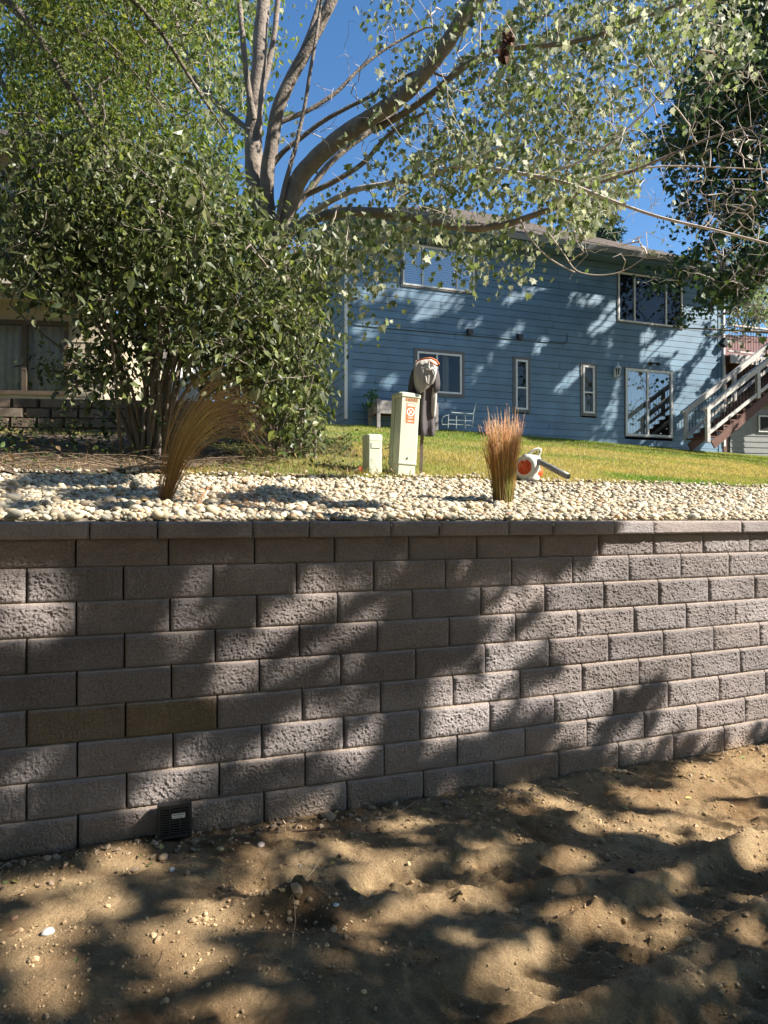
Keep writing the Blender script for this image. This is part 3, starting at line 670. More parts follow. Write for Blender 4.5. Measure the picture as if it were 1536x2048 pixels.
# ---------------------------------------------------------------- deck, stairs, railings on the right
deck = empty('wooden_deck', HP(HL+.5, 0, 4.1), 'raised deck with black baluster railing and grey-white stair rails beside the blue house', 'deck')
DZ = 6.85
m = MB(); hbox(m, HL+.12, HL+7, -5, .3, DZ-.05, DZ)
for i in range(18): pass
m.build('deck_floor', M_wood_r, deck)
m = MB(); hbox(m, HL+.12, HL+7, .3, .34, DZ-.27, DZ+.02); m.build('rim_board', M_wood_w, deck)
m = MB()
for i in range(14): hbox(m, HL+.3+i*.45, HL+.34+i*.45, -5, .298, DZ-.26, DZ-.052)
m.build('joist', M_wood_r, deck)
m = MB(); hbox(m, HL+.2, HL+.34, -.2, -.06, 3.6, DZ-.27); m.build('support_post', M_wood_r, deck); m = MB(); hbox(m, HL+3.4, HL+3.54, -.2, -.06, 3.6, DZ-.27); m.build('support_post', M_wood_r, deck)
m = MB(); hbox(m, HL+.13, HL+7, .15, .25, DZ+.98, DZ+1.03); hbox(m, HL+.13, HL+7, .17, .23, DZ+.12, DZ+.17); m.build('deck_rail', M_wood_w, deck)
m = MB()
for i in range(48): m.tube([HP(HL+.2+i*.115, .2, DZ+.16), HP(HL+.2+i*.115, .2, DZ+.99)], .0095, 5)
o = m.build('balusters', M_black, deck)
def stair_rail(off, xb, yb, yt, mid, xe, ye, slope_end):
    pass
# stair flight: two rails in front of the house, climbing to the right
def flight_pt(px, py, off): s_, z_ = hpx(px, py, off); return s_, z_
NR, FR = 2.05, 1.0
for off, base, top, p2, pe in ((NR, (1415.5, 871), (1415.5, 812), (1516, 797, 734), (1536, 718)), (FR, (1372, 868), (1372, 819), (1468.5, 812, 743), (1536, 689))):
    sb, zb_ = flight_pt(*base, off); _, zt = flight_pt(*top, off); se, ze = flight_pt(*pe, off); sl = (ze-zt)/(se-sb)
    L = (DZ+1.0-zt)/sl
    m = MB(); m.bar(HP(sb-.16, off, zt-.16*sl+.01), HP(sb+L, off, zt+L*sl+.01), .14, .05, up=T3); m.bar(HP(sb, off+.035, zt-.09), HP(sb+L, off+.035, zt+L*sl-.09), .035, .10, up=T3); m.build('hand_rail', M_wood_w, deck)
    m = MB(); m.bar(HP(sb+.02, off, zt-.80), HP(sb+L, off, zt+L*sl-.80), .045, .10, up=T3); m.build('bottom_rail', M_wood_w, deck)
    for s_ in np.arange(0, L, (flight_pt(p2[0], p2[1], off)[0]-sb)):
        m = MB(); hbox(m, sb+s_-.055, sb+s_+.055, off-.05, off+.05, (zb_-.2 if s_ == 0 else zt+s_*sl-.95), zt+s_*sl-.02); m.build('rail_post', M_wood_w, deck)
    m = MB()
    for s_ in np.arange(.13, L, .125):
        m.tube([HP(sb+s_, off, zt+s_*sl-.8), HP(sb+s_, off, zt+s_*sl-.02)], .0085, 5)
    m.build('stair_balusters', M_black, deck)
    if off == NR: keep = (sb, zt, sl, L)
sb, zt, sl, L = keep
m = MB()
for off in (NR-.07, FR+.07): m.bar(HP(sb+.25, off, zt-1.12), HP(sb+L, off, zt+L*sl-1.12), .045, .26, up=T3)
m.build('stringer', M_wood_r, deck)
m = MB(); n = int(L/.26)
for i in range(n): hbox(m, sb+.12+i*.26, sb+.41+i*.26, FR+.06, NR-.06, zt-.93+(i+.2)*.26*sl, zt-.89+(i+.2)*.26*sl); hbox(m, sb+.40+i*.26, sb+.415+i*.26, FR+.06, NR-.06, zt-.89+(i+.2)*.26*sl, zt-.94+(i+1.2)*.26*sl)
m.build('stair_tread', M_wood_r, deck)
# blue thing on the deck
s_, z_ = hpx(1508, 703, -1.6)
o = empty('blue_pool', HP(s_, -1.6, DZ), 'bright blue plastic paddling pool standing on the deck behind the black balusters', 'paddling pool')
m = MB(); c = HP(s_, -1.6, DZ); m.lathe(c, [(.60, 0), (.72, .08), (.70, .16), (.74, .24), (.71, .32), (.74, .40), (.66, .44), (.62, .36), (.60, .05), (.02, .04)], 26); m.build('pool_wall', M_bluep, o, smooth=True)
m = MB(); m.lathe(c+T3*.3, [(.5, 0), (.52, .1), (.3, .22), (.02, .27)], 20); m.build('pool_cover', mat('light_blue_plastic', (.05, .40, .80), .4), o, smooth=True)

# ---------------------------------------------------------------- neighbour house seen under and over the deck
def gen_house(name, label, cx, cy, ang, L_, D_, z0, z1, wall_m, roof_m, pitch, ov=.5, gable=True, cat='house'):
    t = np.array([math.cos(ang), math.sin(ang), 0]); n = np.array([t[1], -t[0], 0]); o = np.array([cx, cy, 0.])
    hp = lambda s_, n_, z_: o+t*s_+n*n_+T3*z_
    root = empty(name, hp(0, 0, z0), label, cat)
    m = MB()
    for A, B, nn in ((hp(0, 0, 0), hp(L_, 0, 0), n), (hp(L_, 0, 0), hp(L_, -D_, 0), t), (hp(L_, -D_, 0), hp(0, -D_, 0), -n), (hp(0, -D_, 0), hp(0, 0, 0), -t)): lapwall(m, A, B, nn, z0, z1, .2)
    rz = z1+pitch*(D_/2)
    if gable:
        for s_ in (0, L_): m.add([hp(s_, 0, z1), hp(s_, -D_/2, rz), hp(s_, -D_, z1)], [(0, 1, 2)])
    m.build('wall', wall_m, root)
    m = MB(); e = ov*pitch
    m.frame(hp(-ov, ov, z1-e), t*(L_+2*ov), n*-(D_/2+ov)+T3*(rz-z1+e), T3*.12); m.frame(hp(-ov, -D_-ov, z1-e), t*(L_+2*ov), n*(D_/2+ov-.001)+T3*(rz-z1+e), T3*.12)
    m.build('roof', roof_m, root)
    return root, hp
nb, hp = gen_house('neighbour_house', 'grey sided house with a red-brown gable roof far behind the deck stairs', 13.2, 31.0, R_(8), 14, 9, 3.6, 8.6, M_grey_s, M_redroof, .45)
m = MB(); a, b = hp(3.2, .06, 5.2), 1.5; m.frame(a, hp(4.9, .06, 5.2)-a, hp(3.2, .12, 5.2)-a, T3*1.3); m.build('window', M_trim_w, nb)
m = MB(); a = hp(3.3, .121, 5.3); m.frame(a, hp(4.8, .121, 5.3)-a, hp(3.3, .131, 5.3)-a, T3*1.1); m.build('window_pane', M_dark, nb)
# low wing nearer, visible below the stairs
wg, hp = gen_house('garden_shed', 'low grey sided shed with a dark window seen under the deck stairs', 12.3, 25.4, R_(10), 6, 3, 3.4, 5.55, M_grey_s, M_roof, .3, ov=.2)
m = MB(); a = hp(1.1, .03, 4.55); m.frame(a, hp(2.1, .03, 4.55)-a, hp(1.1, .07, 4.55)-a, T3*.6); fr = m.build('window_frame', M_trim_w, wg)
m = MB(); a = hp(1.16, .072, 4.61); m.frame(a, hp(2.04, .072, 4.61)-a, hp(1.16, .082, 4.61)-a, T3*.48); m.build('pane', M_dark, fr)

# ---------------------------------------------------------------- beige house at the left
YB = 14.5
def bp(px, py, Y=YB): return P(px, py, Y)
A = bp(-420, 800); B = bp(200, 800); tb = nrm(np.array([B[0]-A[0], .12*(B[0]-A[0]), 0])); nb_ = np.array([tb[1], -tb[0], 0]); LB = 9.0
B0 = np.array([B[0], B[1], 0.])
BP = lambda s_, n_, z_: B0+tb*s_+nb_*n_+T3*z_
bh = empty('beige_house', BP(-4, 0, 3), 'beige house with a curtained brown framed window behind the leafy shrub at the left', 'house')
def bpx(px, py, off=0.): d = raydir(px, py); o = B0+nb_*off; t = np.dot(o, nb_)/np.dot(d, nb_); q = d*t; return float(np.dot(q-B0, tb)), float(EYE+q[2])
zw1 = bpx(60, 606)[1]
m = MB(); wa = bpx(138, 700)[0]; wz0, wz1 = bpx(60, 790)[1], bpx(60, 642)[1]
lapwall(m, BP(wa, 0, 0), BP(0, 0, 0), nb_, 2.6, zw1, .22); lapwall(m, BP(-LB, 0, 0), BP(wa-3.6, 0, 0), nb_, 2.6, zw1, .22); lapwall(m, BP(0, 0, 0), BP(0, -8, 0), tb, 2.6, zw1, .22)
m.frame(BP(wa-3.6, 0, 2.6), tb*3.6, nb_*.02, T3*(wz0-2.6)); m.frame(BP(wa-3.6, 0, wz1), tb*3.6, nb_*.02, T3*(zw1-wz1)); m.build('wall', M_beige, bh)
m = MB()
for a, b, c, d in ((wa-3.6, wa, wz1-.09, wz1), (wa-3.6, wa, wz0, wz0+.08)): m.frame(BP(a, -.04, c), tb*(b-a), nb_*.1, T3*(d-c))
xm = bpx(50, 700)[0]
for x in (wa-.09, xm-.045, wa-3.6, xm-1.8): m.frame(BP(x, -.04, wz0+.08), tb*.09, nb_*.096, T3*(wz1-wz0-.17))
fr = m.build('window_frame', M_brownf, bh)
m = MB(); m.add([BP(wa-3.5, 0, wz0), BP(wa, 0, wz0), BP(wa, 0, wz1), BP(wa-3.5, 0, wz1)], [(0, 1, 2, 3)]); m.build('pane', M_glass_l, fr)
m = MB(); n = 160; u = np.linspace(wa-3.6, wa, n); dd = -.16+.04*np.sin(u*42)+.02*np.sin(u*97+1); i = np.arange(n-1)
m.add([BP(a, b, wz0-.1) for a, b in zip(u, dd)]+[BP(a, b, wz1+.1) for a, b in zip(u, dd)], np.stack([i, i+1, i+1+n, i+n], -1)); m.build('curtain', M_curtain, fr, smooth=True)
m = MB(); m.frame(BP(-LB, -4, wz0-.3), tb*LB, nb_*.05, T3*3); m.build('back_wall', M_dark, bh)
# balcony over the window: beige beam, brown underside, upper storey
m = MB(); m.frame(BP(-LB, .02, zw1), tb*(LB+.3), nb_*.5, T3*.16); m.frame(BP(-LB, .52, zw1-.09), tb*(LB+.3), nb_*.03, T3*.30); m.build('beam', M_beige, bh)
m = MB(); m.frame(BP(-LB, .0, zw1+.48), tb*(LB+.3), nb_*1.5, T3*.04)
for i in range(18): m.frame(BP(-LB+i*.5, .02, zw1+.22), tb*.045, nb_*1.4, T3*.26)
m.build('balcony_underside', M_wood_r, bh)
m = MB(); lapwall(m, BP(-LB, -.3, 0), BP(0, -.3, 0), nb_, zw1+.2, zw1+3.2, .22); m.build('upper_wall', M_beige, bh)
m = MB(); m.frame(BP(-LB-.5, .4, zw1+3.15), tb*(LB+1), -nb_*5+T3*1.8, T3*.12); m.frame(BP(-LB-.5, -9.4, zw1+3.15), tb*(LB+1), nb_*4.8+T3*1.8, T3*.12); m.build('roof', M_roof, bh)
# white house end beyond, with a stair rail
wh, hp = gen_house('white_garage', 'small building with bright white siding behind the stems of the left shrub', -10.6, 23.2, R_(4), 3.7, 6, 3.4, 6.6, M_white, M_roof, .4, ov=.15)
# tumbled block tier wall in front of the beige house
tw_ = empty('garden_tier_wall', bp(60, 872, 11.3), 'low tumbled-block garden wall in dappled sun at the far left', 'wall')
m = MB(); q0 = bp(-260, 870, 11.3); tt = nrm(np.array([1, .10, 0])); nn = np.array([tt[1], -tt[0], 0]); z0 = P(60, 880, 11.3)[2]-.1
for k in range(5):
    for i in range(14):
        L_ = .42; s_ = i*L_+(.21 if k % 2 else 0); dz = br.uniform(-.006, .006); o_ = br.uniform(-.02, .02); c = q0*np.array([1, 1, 0])+tt*(s_+.006)+T3*(z0+k*.165)-nn*(k*.03+o_)
        rings = []
        for f_, n_ in ((.86, .055), (1, .0), (1, -.25)):
            w = (L_-.012)*f_; h = .158*f_; cc = c+tt*(L_-.012)/2+T3*.079+nn*n_
            rings.append([cc-tt*w/2-T3*h/2, cc+tt*w/2-T3*h/2, cc+tt*w/2+T3*h/2, cc-tt*w/2+T3*h/2])
        m.loft(rings, bcol()); m.loft([[cc-nn*.0+tt*0+p_*0+p_ for p_ in []]] if False else rings[:2], bcol(), cap=False) if False else None
m.build('blocks', M_tierblock, tw_)
# ---------------------------------------------------------------- text
def text_mb(m, txt, size, o, ax, ay, an, col=None, align='CENTER', lift=.001):
    cu = bpy.data.curves.new('t', 'FONT'); cu.body = txt; cu.size = size; cu.align_x = align; cu.align_y = 'CENTER'; cu.resolution_u = 3
    ob = bpy.data.objects.new('t', cu); COL.objects.link(ob); dg = bpy.context.evaluated_depsgraph_get(); me = ob.evaluated_get(dg).to_mesh()
    me.calc_loop_triangles(); V = np.array([v.co[:] for v in me.vertices]); T = np.array([t.vertices[:] for t in me.loop_triangles])
    if len(T): m.add(o + V[:, :1]*ax + V[:, 1:2]*ay + an*lift, T, col)
    ob.evaluated_get(dg).to_mesh_clear(); bpy.data.objects.remove(ob); bpy.data.curves.remove(cu)

# ---------------------------------------------------------------- utility pedestals
def cab_frame(px0, px1, py0, py1, yaw, lean, name, label):
    g = ground_pt((px0+px1)/2, py1); D = g[1]
    root = empty(name, g-np.array([0, 0, .02]), label, 'utility pedestal')
    up = nrm(np.array([math.sin(lean), 0, math.cos(lean)])); c, s = math.cos(yaw), math.sin(yaw)
    fx = nrm(np.cross(np.array([s, -c, 0.]), up)*-1); fn = nrm(np.cross(fx, up))   # width axis (to the right), outward normal
    if fx[0] < 0: fx = -fx
    fn = nrm(np.cross(fx, up))
    if fn[1] > 0: fn = -fn
    w = 1.12*(px1-px0)/F*D/(math.cos(yaw)+math.sin(yaw)); h = (py1-py0)/F*D
    return root, g-np.array([0, 0, .02]), fx, fn, up, w, h+.02
def chamf(w, d, c): return [(-w+c, -d), (w-c, -d), (w, -d+c), (w, d-c), (w-c, d), (-w+c, d), (-w, d-c), (-w, -d+c)]
def prism(m, o, fx, fn, up, secs, col=None):
    m.loft([[o+fx*a-fn*b+up*h_ for a, b in chamf(w, d, c)] for (w, d, c, h_) in secs], col)
root, o, fx, fn, up, w, h = cab_frame(777, 829, 788, 950, R_(24), R_(3.2), 'utility_pedestal', 'tall pale green utility pedestal with an orange warning label, leaning beside the lawn')
W2 = w/2
m = MB(); prism(m, o, fx, fn, up, [(W2, W2, .022, .13), (W2*1.02, W2*1.02, .022, .14), (W2*1.0, W2*1.0, .022, .16), (W2*1.0, W2*1.0, .022, h-.05)]); m.build('cabinet_cover', M_ped, root)
m = MB(); prism(m, o, fx, fn, up, [(W2*.93, W2*.93, .02, -.15), (W2*.93, W2*.93, .02, .132)]); m.build('cabinet_base', M_ped_d, root)
m = MB(); prism(m, o, fx, fn, up, [(W2*1.0, W2*1.0, .022, h-.052), (W2*1.07, W2*1.07, .026, h-.048), (W2*1.07, W2*1.07, .026, h-.015), (W2*1.0, W2*1.0, .026, h-.003), (W2*.7, W2*.7, .02, h)]); m.build('cabinet_lid', M_ped_d, root)
m = MB(); m.lathe(o+fn*W2*1.0+fx*.0+up*(.20), [(.012, 0), (.012, .006), (.006, .012)], 6, axis=fn); m.build('lock_bolt', M_tubeg, root)
m = MB(); m.frame(o-fx*(W2+.002)-fn*.003+up*.14, fx*.003, fn*.006, up*(h-.2)); m.build('seam', M_inkb, root)
face = o+fn*(W2+.0015)
lx0, lx1, lz1, lz0 = -.045, .062, h-.115, h-.335
m = MB(); m.frame(face+fx*(lx0-.004)+up*(lz0-.004), fx*(lx1-lx0+.008), fn*.0006, up*(lz1-lz0+.008)); m.build('label_border', M_white_p, root)
m = MB(); m.frame(face+fn*.001+fx*lx0+up*lz0, fx*(lx1-lx0), fn*.0008, up*(lz1-lz0)); lab = m.build('warning_label', M_orange, root)
fc = face+fn*.0022; cxm = (lx0+lx1)/2
m = MB(); m.frame(fc+fx*(lx0+.008)+up*(lz1-.034), fx*(lx1-lx0-.016), fn*.0004, up*.024)
a = np.linspace(0, 2*np.pi, 33); rc = fc+fx*cxm+up*(lz1-.098)
ring = lambda r: [rc+fx*math.cos(t)*r+up*math.sin(t)*r+fn*.0006 for t in a]
m.add(ring(.036)+ring(.046), [(i, i+1, i+34, i+33) for i in range(32)])
m.bar(rc-fx*.026+up*.026+fn*.002, rc+fx*.026-up*.026+fn*.002, .007, .0006, up=fn)
m.bar(rc+fx*.018+up*.024+fn*.0008, rc-fx*.008-up*.012+fn*.0008, .006, .0006, up=fn); m.bar(rc-fx*.008-up*.008+fn*.0008, rc-fx*.02-up*.026+fn*.0008, .016, .0006, up=fn)
for k_, (q, ww) in enumerate(((.158, .070), (.170, .05), (.196, .078), (.205, .06))): m.frame(fc+fx*(cxm-ww/2)+up*(lz1-q), fx*ww, fn*.0004, up*.004)
m.build('label_print', M_white_p, root)
m = MB(); text_mb(m, 'WARNING', .019, fc+fx*cxm+up*(lz1-.022), fx, up, fn, lift=.0014); m.build('label_word', M_orange, root)
m = MB()
for i in range(5): m.frame(face+fx*(-.058+i*.030)+up*(h-.098), fx*.025, fn*.0012, up*.036)
m.build('number_tile', M_tan, root)
m = MB()
for i, ch in enumerate('16500'): text_mb(m, ch, .042, face+fx*(-.0455+i*.030)+up*(h-.08), fx, up, fn, lift=.0024)
m.build('number', M_inkb, root)
root, o, fx, fn, up, w, h = cab_frame(725, 763, 870, 948, R_(24), R_(0.5), 'utility_pedestal', 'short pale green utility pedestal with a small blank plate, left of the taller one')
W2 = w/2
m = MB(); prism(m, o, fx, fn, up, [(W2*.97, W2*.97, .018, -.15), (W2*.97, W2*.97, .018, h-.045)]); m.build('cabinet_cover', M_ped, root)
m = MB(); prism(m, o, fx, fn, up, [(W2, W2, .018, h-.07), (W2, W2, .018, h-.012), (W2*.9, W2*.9, .018, h-.002), (W2*.3, W2*.3, .01, h+.004)]); m.build('cabinet_lid', M_ped_d, root)
face = o+fn*(W2+.001); q = h-.125
m = MB(); m.frame(face-fx*.052+up*(q-.03), fx*.104, fn*.001, up*.06); m.build('plate_border', M_inkb, root)
m = MB(); m.frame(face+fn*.0012-fx*.048+up*(q-.026), fx*.096, fn*.001, up*.053); m.build('plate', M_ped_d, root)
# little orange flag and its wire
g = ground_pt(716, 946); D = g[1]
fl = empty('marker_flag', g, 'small orange marker flag lying low beside the short pedestal', 'flag')
m = MB(); m.tube([g+np.array([.14, -.02, 0]), P(743, 917, D-.18), P(729, 938, D-.1), P(720, 940, D-.08)], .0022, 5); m.tube([P(743, 917, D-.18), P(757, 945, D-.16)], .0022, 5); m.build('wire', M_twig, fl)
nx = 7; G = []
for j in range(nx):
    t = j/(nx-1); G.append([P(711+13*t, 940-7*t+1.5*math.sin(t*7), D-.10+.02*math.sin(t*9)), P(713+14*t, 950-1*t, D-.08+.02*math.cos(t*8))])
G = np.array(G); m = MB(); m.add(G.reshape(-1, 3), [(2*i, 2*i+1, 2*i+3, 2*i+2) for i in range(nx-1)]); m.build('flag', M_flag, fl, smooth=True)

# ---------------------------------------------------------------- stake and hooded sweatshirt
g = ground_pt(841, 951); D = g[1]+.02
m = MB(); m.bar(np.array([g[0], D, g[2]-.1]), P(849, 724, D), .038, .028, up=(0, 1, 0)); tag(m.build('wooden_stake', mat('stake_wood', (.15, .115, .085), .8, var=.2, vscale=20), base=g), 'dark wooden stake leaning slightly, standing behind the tall pedestal and holding the sweatshirt', 'stake')
hd = empty('sweatshirt', P(848, 870, D), 'grey hooded sweatshirt with rust orange lining draped over the top of the stake', 'sweatshirt')
def ringpx(cx, py, hw, hd_, k=40, folds=(), yo=0, D_=None, skew=0):
    a = np.arange(k)*2*np.pi/k; r = 1+sum(am*np.sin(fr*a+ph) for am, fr, ph in folds)
    X = cx+hw*r*np.cos(a); Y = (D_ or D)+yo+hd_*r*np.sin(a); return P(X, py+skew*np.cos(a), Y)
rows = [(849, 722, 16, .07), (850, 740, 23, .10), (850, 765, 25, .11), (850, 790, 20, .10), (848, 815, 18, .10), (848, 838, 18, .105), (848, 856, 19, .11), (849, 860, 17, .10), (849, 871, 17, .10), (849, 872, 13, .08)]
m = MB(); m.loft([ringpx(cx, py, hw, dd, folds=((.05+.0014*(py-722), 6, .5+py*.006), (.03+.0006*(py-722), 11, py*.01), (.08*(py > 780), 3, 1)), skew=1.5) for cx, py, hw, dd in rows]); m.build('body', M_body, hd, smooth=True)
m = MB(); m.loft([ringpx(cx, py, hw, dd, k=22, folds=((.12, 5, py*.03),), yo=-.02) for cx, py, hw, dd in ((835, 730, 5, .04), (830, 745, 7.5, .06), (826, 762, 7.5, .06), (822.5, 778, 6, .05), (821, 790, 5, .045))]); m.build('sleeve', M_body, hd, smooth=True)
m = MB(); m.loft([ringpx(cx, py, hw, dd, k=22, folds=((.12, 5, py*.03),), yo=-.07) for cx, py, hw, dd in ((868, 732, 6, .05), (871, 750, 7.5, .06), (872.5, 768, 8, .06), (872, 782, 7, .06), (870, 784, 3, .03))]); m.build('sleeve', M_body, hd, smooth=True)
m = MB(); m.loft([ringpx(cx, py, hw, dd, k=20, folds=((.14, 4, py*.03),), yo=-.06) for cx, py, hw, dd in ((869, 775, 5, .05), (868.5, 795, 6, .05), (867.5, 815, 5, .045), (867, 828, 4, .035), (867, 836, 2.5, .02))]); sl_ = m.build('sleeve_lining', M_hood, hd, smooth=True)
hrow = [(850, 719, 19, .10), (850, 724, 23, .13), (851, 738, 24.5, .155), (852, 752, 24, .165), (851, 765, 21, .165), (847, 776, 14, .15), (844, 783, 8, .12), (843, 786, 3, .06)]
m = MB(); m.loft([ringpx(cx, py, hw, dd, k=44, folds=((.05, 9, py*.05), (.10, 4, 2.2+py*.03), (.05, 13, -py*.04)), yo=-.04, skew=-2) for cx, py, hw, dd in hrow]); m.build('hood', M_hood, hd, smooth=True)
# rolled hood edge folds and rust lining
m = MB()
m.tube([P(x, y, D-.21-.0*x) for x, y in ((858, 724), (857, 735), (860, 741), (866, 738), (870, 745), (868, 756), (864, 766), (858, 770), (853, 764), (851, 752))], [.010, .014, .014, .012, .014, .016, .016, .016, .014, .008], 8); m.build('hood_edge', M_hood, hd, smooth=True)
m = MB(); m.tube([P(x, y, D-.10-q) for x, y, q in ((828, 728, .0), (836, 721, .06), (850, 717, .09), (862, 716, .09), (872, 721, .08), (878, 728, .06), (876, 732, .05), (868, 728, .09), (858, 721, .1))], [.006, .008, .009, .010, .011, .010, .009, .008, .004], 8); m.build('lining', M_oline, hd, smooth=True)

# ---------------------------------------------------------------- leaf blower
g = ground_pt(1060, 960); D = g[1]-.05
bl = empty('leaf_blower', g, 'white and orange handheld leaf blower with a dark grey tube resting on the gravel edge', 'leaf blower')
ax = nrm(np.array([-.66, -.75, .04])); C = P(1054, 935, D); tb_ = nrm(np.cross(ax, T3))*-1; uz = nrm(np.cross(tb_, ax))
if uz[2] < 0: uz = -uz
def disc(c, r0, r1, h0, h1): return [(r0, h0), (r1, h1)]
m = MB(); a = np.arange(36)*2*np.pi/36
def vol(r, s_, hgt): return [C+ax*hgt+(tb_*math.cos(t)*s_+uz*math.sin(t))*r*(1+.13*((t/(2*np.pi)+.2) % 1)) for t in a]
m.loft([vol(.085, 1, -.085), vol(.12, 1, -.08), vol(.134, 1, -.055), vol(.138, 1, 0), vol(.134, 1, .035), vol(.118, 1, .052), vol(.09, 1, .055)]); m.build('fan_housing', M_blw, bl, smooth=True)
m = MB()
for r in (.088, .07, .052, .034, .018): m.tube([C+ax*(.058+.012*(1-r/.09))+(tb_*math.cos(t)+uz*math.sin(t))*r for t in np.linspace(0, 2*np.pi, 25)], .0045, 5)
for i in range(8): t = i*np.pi/4; m.bar(C+ax*.068, C+ax*.058+(tb_*math.cos(t)+uz*math.sin(t))*.088, .006, .006, up=ax)
m.build('intake_grille', M_blo, bl)
m = MB(); m.lathe(C+ax*.0545, [(.087, 0), (.087, .002)], 24, axis=ax); m.build('intake_back', mat('intake_shadow_plastic', (.22, .03, .01), .7), bl)
m = MB(); t0 = P(1073, 920, D-.03); t1 = P(1137, 953.5, D-.42); d_ = nrm(t1-t0)
m.lathe(t0-d_*.05, [(.040, 0), (.036, .04), (.034, .06), (.034, np.linalg.norm(t1-t0)*.5), (.036, np.linalg.norm(t1-t0)*.5+.01), (.0355, np.linalg.norm(t1-t0)+.05), (.0325, np.linalg.norm(t1-t0)+.05), (.031, .35)], 20, axis=d_, cap=False); m.build('blower_tube', M_tubeg, bl, smooth=True)
m = MB(); m.lathe(t0+d_*.15, [(.031, 0), (.002, .001)], 18, axis=d_); m.build('tube_inside', M_dark, bl)
m = MB(); m.loft([[C+uz*.10+tb_*.03+(P(1073, 920, D-.03)-C-uz*.10)*f_+uz*math.sin(t)*r+ax*math.cos(t)*r for t in np.arange(12)*np.pi/6] for f_, r in ((-.6, .05), (0, .06), (.5, .052), (1.05, .043))]); m.build('outlet_collar', M_blw, bl, smooth=True)
m = MB(); hp_ = [P(x, y, D-.02) for x, y in ((1055, 914), (1060, 905), (1068, 899.5), (1077, 897.5), (1081, 898.5), (1080, 905), (1076, 914), (1073, 921))]
m.tube(hp_, [.012, .014, .016, .017, .016, .016, .016, .018], 10, cap=True); m.build('handle', M_blw, bl, smooth=True)
m = MB(); m.tube([P(1064, 908, D-.03), P(1072, 906, D-.03), P(1075, 902, D-.03)], [.004, .007, .004], 6); m.build('trigger', M_black, bl)
m = MB(); e0 = P(1073, 944, D+.03)
for rr, hh in (((.066, .07), 0),): m.lathe(e0+ax*.06, [(.05, 0), (.068, -.02), (.070, -.09), (.055, -.12), (.02, -.13)], 14, axis=ax)
m.build('engine_cover', M_blo, bl, smooth=True)
m = MB(); m.box(P(1066, 939, D-.06), (.075, .05, .06)); m.build('air_filter', M_tubeg, bl)
m = MB(); m.loft([[P(1066, 956, D-.02)+np.array([x*sx_, y*.05, zz]) for x, y in ((-1, -1), (-.7, -1.2), (.7, -1.2), (1, -1), (1, 1), (.7, 1.2), (-.7, 1.2), (-1, 1))] for zz, sx_ in ((-.03, .055), (-.02, .062), (.02, .062), (.035, .045))]); m.build('fuel_tank', M_white_p, bl, smooth=True)
m = MB(); m.frame(P(1046, 961, D-.08), (.13, 0, 0), (0, .12, 0), (0, 0, .012)); m.build('foot', M_blw, bl)

# ---------------------------------------------------------------- drain grate in the wall
def wall_hit(px, py, off):             # pixel -> (s, z) on the wall surface moved outward by off
    d = raydir(px, py); lo, hi = 1.5, 8.
    for _ in range(50):
        t = (lo+hi)/2; q = d*t
        if vdist(q[0], q[1])*1.0 + off < 0: lo = t
        else: hi = t
    return float((q[0]-off*WB/WN)*WN), float(EYE+q[2])
OG = SB*9+.062
s0, zt = wall_hit(317.5, 1616, OG); s1, zt2 = wall_hit(386, 1605, OG); _, zb0 = wall_hit(318.6, 1684, OG); _, zb1 = wall_hit(386, 1669, OG)
zt = (zt+zt2)/2; zb_ = (zb0+zb1)/2
gr = empty('drain_grate', wpt(np.array(s0), np.array(OG), np.array(zb_)), 'square black plastic drain grate with a white sticker at the foot of the wall', 'grate')
q0 = wpt(np.array(s0), np.array(OG), np.array(zb_)); q1 = wpt(np.array(s1), np.array(OG), np.array(zb_)); gx = nrm(q1-q0); gw = float(np.linalg.norm(q1-q0)); gh = zt-zb_; gn = np.array([gx[1], -gx[0], 0])
G0 = q0; gbox = lambda m, a0, a1, b0, b1, n0, n1: m.frame(G0+gx*a0+T3*b0+gn*n0, gx*(a1-a0), T3*(b1-b0), gn*(n1-n0))
m = MB(); e = .012
gbox(m, 0, gw, 0, e, -.05, .0); gbox(m, 0, gw, gh-e, gh, -.05, 0); gbox(m, 0, e, e, gh-e, -.05, 0); gbox(m, gw-e, gw, e, gh-e, -.05, 0); m.build('frame', M_grate, gr)
m = MB(); nsl = 11; st = (gh-2*e)/nsl
for i in range(nsl+1): gbox(m, e, gw-e, e+i*st-.0032 if i else e, e+i*st+.0032, -.009, -.001)
for x in (gw*.36, gw*.66): gbox(m, x-.003, x+.003, e, gh-e, -.008, .0004)
m.build('bars', M_grate, gr)
m = MB(); gbox(m, .003, gw-.003, .003, gh-.003, -.06, -.045); m.build('pipe_inside', M_dark, gr)
m = MB(); gbox(m, gw*.42, gw*.80, gh*.60, gh*.74, .0006, .0012); st_ = m.build('sticker', M_sticker, gr)
m = MB(); sr = np.random.default_rng(4); x = gw*.45
while x < gw*.76: w_ = sr.uniform(.001, .004); gbox(m, x, x+w_, gh*.68, gh*.715, .0013, .0016); x += w_+.0015
x = gw*.45
while x < gw*.74: w_ = sr.uniform(.001, .003); gbox(m, x, x+w_, gh*.63, gh*.65, .0013, .0016); x += w_+.0012
m.build('sticker_print', M_inkb, gr)

